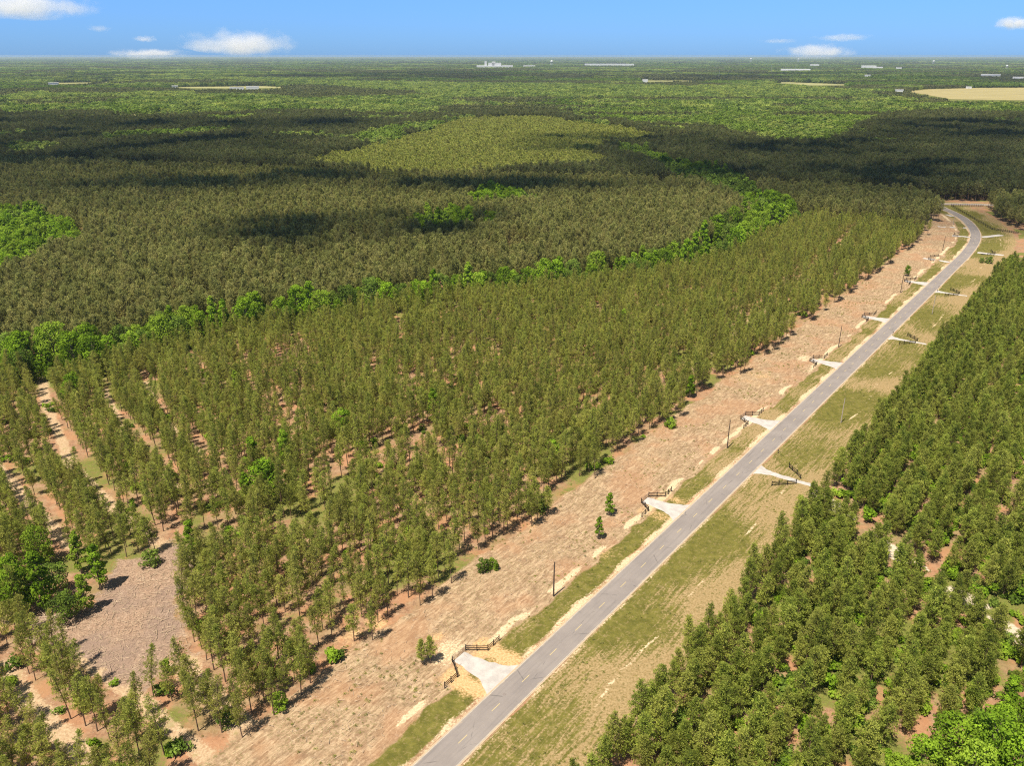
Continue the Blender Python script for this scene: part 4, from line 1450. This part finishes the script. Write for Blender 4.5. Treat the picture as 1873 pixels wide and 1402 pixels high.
shed(905, 122, 62, 3.0, 80, 'white factory with a tall silo tower, left of centre near the horizon', 'factory', 'factory', extra=[(-.25, 4, 9), (.0, 22, 6.5), (-.03, 6, 8.5)])
shed(968, 121, 20, 1.6, 40, 'low pale warehouse just right of the white factory')
shed(1106, 118.5, 68, 2.4, 90, 'longest flat white warehouse near the centre horizon')
shed(1151, 118.5, 16, 2.2, 60, 'short warehouse at the right end of the longest white one')
shed(1589, 123.5, 22, 4.5, 80, 'brightest white warehouse under the right horizon', extra=None)
shed(1606, 124, 14, 1.8, 60, 'low annex right of the brightest white warehouse', 'warehouse')
shed(1644, 125, 8, 1.6, 40, 'small white shed right of the brightest warehouse', 'shed', 'shed')
shed(1455, 128, 46, 2.0, 60, 'low long white building beside the thin mast', 'warehouse')
shed(1490, 119, 14, 1.2, 60, 'small far pale roof left of the brightest warehouse', 'shed', 'shed')
shed(1812, 138, 26, 1.8, 50, 'low pale building behind the tan field at the right', 'warehouse')
shed(1862, 142.5, 14, 1.6, 40, 'low white building at the right frame edge', 'warehouse')
shed(1587, 138.5, 9, 2.2, 25, 'white farmhouse before the right horizon woods', 'house', 'house', 'roof_grey')
shed(1180, 147.5, 9, 3.5, 14, 'white farmhouse beside the narrow pale field at the centre', 'house', 'house', 'roof_grey')
shed(1645, 167, 12, 4, 14, 'white farmhouse at the left tip of the tan field', 'house', 'house', 'roof_grey')
shed(1772, 160.5, 8, 2.5, 12, 'small shed on the far edge of the tan field', 'shed', 'shed')
shed(98, 153.5, 14, 3, 14, 'white-roofed house at the left end of the far left field', 'house', 'house')
shed(320, 159.5, 9, 4, 12, 'small white house left of the long pale meadow', 'house', 'house', 'roof_grey')
shed(462, 160.5, 20, 4, 14, 'grey roofed farm buildings beside the dark tree row', 'farmhouse', 'farmhouse', 'roof_grey')
shed(433, 161, 22, 2.5, 14, 'long low barn left of the dark tree row', 'barn', 'barn', 'roof_grey')


def water_tower(x, y, hp, label):
    p = g(x, y, 15)
    R = math.hypot(*p)
    h = hp * R / F + 15
    r = empty('water_tower', (*p, 0))
    tag(r, label, 'water tower', 'water towers near the horizon')
    k = h / 10
    m = MB()
    m.tube([(0, 0, 6.2 * k), (0, 0, 6.8 * k), (0, 0, 8.2 * k), (0, 0, 9.3 * k), (0, 0, 10 * k)], [.6 * k, 2.0 * k, 2.3 * k, 1.7 * k, .2 * k], 16)
    m.build('tank', M['white_panel'], r, smooth=True)
    for j in range(6):
        a = j * PI / 3
        m = MB()
        m.tube([(2.1 * k * math.cos(a), 2.1 * k * math.sin(a), -1), (1.7 * k * math.cos(a), 1.7 * k * math.sin(a), 7.2 * k)], .16 * k, 6)
        m.build('leg', M['white_panel'], r)
    m = MB()
    m.tube([(0, 0, -1), (0, 0, 6.4 * k)], .35 * k, 8)
    m.build('riser', M['white_panel'], r)


water_tower(1009, 119, 8, 'white water tower between the factory and the longest warehouse')
water_tower(1373, 113, 6, 'small white water tower touching the horizon right of centre')
water_tower(1460, 112.5, 5, 'small white water tower above the thin mast')
water_tower(1707, 117, 5.5, 'small white water tower above the tan field')
water_tower(1841, 125, 5, 'white water tower nearest the right frame edge')
for x, y, hp, lb in [(1410.5, 131, 10, 'thin pale radio mast left of the low long building'), (1454, 131, 10, 'thin pale radio mast rising from the low long building'), (1315, 139, 9, 'thin pale radio mast before the dark far wood')]:
    p = g(x, y, 15)
    h = hp * math.hypot(*p) / F + 15
    r = empty('radio_mast', (*p, 0))
    tag(r, lb, 'mast', 'radio masts near the horizon')
    m = MB()
    m.tube([(0, 0, -1), (0, 0, h)], [1.0, .5], 6)
    m.build('mast', M['roof_grey'], r)
    m = MB()
    m.tube([(0, 0, h * .9), (0, 0, h * .94)], 1.6, 8)
    m.build('antenna', M['white_panel'], r)

# ------------------------------------------------------------------ clouds
t = NT('cloud_vapour')
lw = t.n('ShaderNodeLayerWeight', {'Blend': .35}).outputs['Facing']
al_ = t.math('MULTIPLY', t.math('POWER', t.math('SUBTRACT', 1.0, lw), 2.2), .16)
d = t.n('ShaderNodeBsdfDiffuse', {'Color': (.95, .95, .96, 1)})
tl_ = t.n('ShaderNodeBsdfTranslucent', {'Color': (.95, .95, .96, 1)})
dm = t.n('ShaderNodeMixShader', {0: .5, 1: d.outputs[0], 2: tl_.outputs[0]})
tr_ = t.n('ShaderNodeBsdfTransparent')
M['cloud'] = t.done(t.n('ShaderNodeMixShader', {0: al_, 1: tr_.outputs[0], 2: dm.outputs[0]}).outputs[0])
t = NT('thick_cloud_vapour')
lw = t.n('ShaderNodeLayerWeight', {'Blend': .4}).outputs['Facing']
al_ = t.math('MULTIPLY', t.math('POWER', t.math('SUBTRACT', 1.0, lw), 1.2), .10)
d = t.n('ShaderNodeBsdfDiffuse', {'Color': (.95, .95, .96, 1)})
tr_ = t.n('ShaderNodeBsdfTransparent')
M['cloud_thick'] = t.done(t.n('ShaderNodeMixShader', {0: al_, 1: tr_.outputs[0], 2: d.outputs[0]}).outputs[0])
import bmesh
bm = bmesh.new()
bmesh.ops.create_icosphere(bm, subdivisions=3, radius=1.0)
ICO_V = np.array([v.co[:] for v in bm.verts])
ICO_F = [tuple(v.index for v in f_.verts) for f_ in bm.faces]
bm.free()


def puff(mb, c, r3, rs_):
    k = rs_.normal(size=(5, 3)) * 1.7
    a = rs_.uniform(0, 6, 5)
    w = 1 + .10 * sum(np.sin(ICO_V @ k[i] + a[i]) for i in range(5)) / 1.6
    mb.add(np.asarray(c) + ICO_V * w[:, None] * np.asarray(r3), ICO_F)


rsc = np.random.RandomState(33)
# overhead cloud field: lies up-sun of the shaded ground it casts its shadow on
ALT = 1100.0
SHADE = [([(-60, 232), (250, 238), (560, 250), (600, 285), (540, 310), (760, 318), (900, 318), (1080, 308), (1120, 322), (900, 342), (640, 345), (420, 350), (330, 378), (150, 362), (-60, 352)], 42),
         ([(430, 400), (560, 395), (760, 385), (900, 378), (930, 395), (880, 425), (700, 440), (520, 450), (400, 430)], 18),
         ([(1120, 262), (1300, 255), (1500, 262), (1600, 225), (1900, 212), (1900, 385), (1720, 395), (1560, 388), (1440, 360), (1250, 345), (1160, 320)], 45),
         ([(-60, 208), (150, 212), (400, 222), (640, 215), (700, 226), (560, 240), (250, 235), (-60, 230)], 55),
         ([(960, 244), (1100, 238), (1330, 250), (1150, 258), (1130, 272), (940, 268)], 26),
         ([(700, 335), (960, 325), (1250, 340), (1250, 352), (900, 350), (700, 345)], 18),
         ([(-60, 150), (300, 140), (700, 142), (900, 150), (1300, 140), (1500, 152), (1900, 150), (1900, 132), (900, 130), (-60, 134)], 340)]
mb = MB()
hs = TO_SUN.xy / TO_SUN.z
for pl, r in SHADE:
    wp = gpoly(pl, 12)
    lo, hi = wp.min(0), wp.max(0)
    Pn = rsc.uniform(lo, hi, (200000, 2))
    Pn = Pn[inpoly(Pn, wp)]
    ar = abs(sum(wp[i - 1][0] * wp[i][1] - wp[i][0] * wp[i - 1][1] for i in range(len(wp)))) / 2
    n = int(min(420, ar / (r * r) * (1.9 if r < 20 else 1.6 if r < 300 else .8)))
    for p in Pn[:n]:
        rr_ = r * rsc.uniform(.7, 1.4)
        z = ALT + rsc.uniform(0, 60)
        puff(mb, (p[0] + hs[0] * z, p[1] + hs[1] * z, z), (rr_, rr_, rr_ * .55), rsc)
tag(mb.build('clouds', M['cloud_thick'], smooth=True), 'broken cloud field drifting high over the woods', 'clouds', None, 'stuff')
print('clouds', mb.n)


def cloud_mat(name, seed, dens, k):
    """water droplets, thick in the middle and ragged at the rim"""
    t = NT(name)
    co = t.n('ShaderNodeTexCoord').outputs['Generated']
    p = t.n('ShaderNodeVectorMath', {0: co, 1: (.5, .5, .42)}, operation='SUBTRACT').outputs[0]
    p = t.n('ShaderNodeVectorMath', {0: p, 1: (2.1, 2.1, 2.2)}, operation='MULTIPLY').outputs[0]
    r = t.n('ShaderNodeVectorMath', {0: p}, operation='LENGTH').outputs['Value']
    q = t.n('ShaderNodeVectorMath', {0: p, 1: (3.2, 2.0, 1.1)}, operation='MULTIPLY').outputs[0]
    q = t.n('ShaderNodeVectorMath', {0: q, 1: (seed * 3.7, seed * 1.3, 0)}, operation='ADD').outputs[0]
    nz = t.noise(q, 1.0, 5, .62)
    e = t.math('SUBTRACT', t.math('ADD', 0.95, t.math('MULTIPLY', t.math('SUBTRACT', nz, .5), 2.1)), r)
    dn = t.math('MULTIPLY', t.step(e, .0, .85), dens)
    v = t.n('ShaderNodeVolumePrincipled', {'Color': (.97, .97, 1.0, 1), 'Density': dn, 'Anisotropy': .0})
    t.t.links.new(v.outputs[0], t.out.inputs['Volume'])
    return t.mat


def sky_cloud(x, y, w, h, tau, label, D=26000.):
    """a low far cloud: centre pixel, size in pixels, optical depth"""
    u, v = (x - IW / 2) / F, (y - IH / 2) / F
    dirv = np.array([u, cp - v * sp, -(v * cp + sp)])
    c = np.array([0, 0, CAMH]) + dirv / dirv[1] * D
    k = D / F / cp
    W_, H_, T_ = w * k / 2, h * k / 2, w * k / 2 * .7
    m = MB()
    puff(m, (0, 0, 0), (W_, T_, H_), rsc)
    o = m.build('cloud', cloud_mat('cloud_droplets', x % 17, tau / T_, k), None, tuple(c), smooth=True)
    return tag(o, label, 'cloud', 'white clouds low in the sky')


sky_cloud(420, 74, 215, 46, 1.6, 'broadest white cloud, right above the left horizon')
sky_cloud(272, 98, 130, 22, 1.5, 'flat pale cloud just below left of the broadest one')
sky_cloud(266, 70, 45, 12, 0.6, 'tiny faint cloud left of the broadest one')
sky_cloud(55, 2, 238, 46, 1.6, 'long white cloud in the upper left corner')
sky_cloud(180, 50, 42, 12, 0.3, 'faintest small cloud between the corner cloud and the broadest one')
sky_cloud(1500, 92, 140, 28, 1.4, 'flat pinkish white cloud sitting on the right horizon')
sky_cloud(1538, 67, 100, 15, 0.6, 'thin streak of cloud above the flat one at the right')
sky_cloud(1425, 74, 75, 9, 0.35, 'faint thin streak of cloud left of the flat right one')
sky_cloud(1862, 40, 75, 24, 1.5, 'small white cloud cut by the right frame edge')

# ------------------------------------------------------------------ haze
m = MB()
m.box((0, 15500, (CAMH + 3 - 3) / 2), (50000, 33000, CAMH + 3 + 3))
hz = NT('haze_air')
pv_ = hz.n('ShaderNodeVolumePrincipled', {'Color': (.55, .72, .95, 1), 'Density': 3.3e-5, 'Anisotropy': .2})
hz.t.links.new(pv_.outputs[0], hz.out.inputs['Volume'])
tag(m.build('haze', hz.mat), 'pale blue haze over the far woods', 'haze', None, 'stuff')
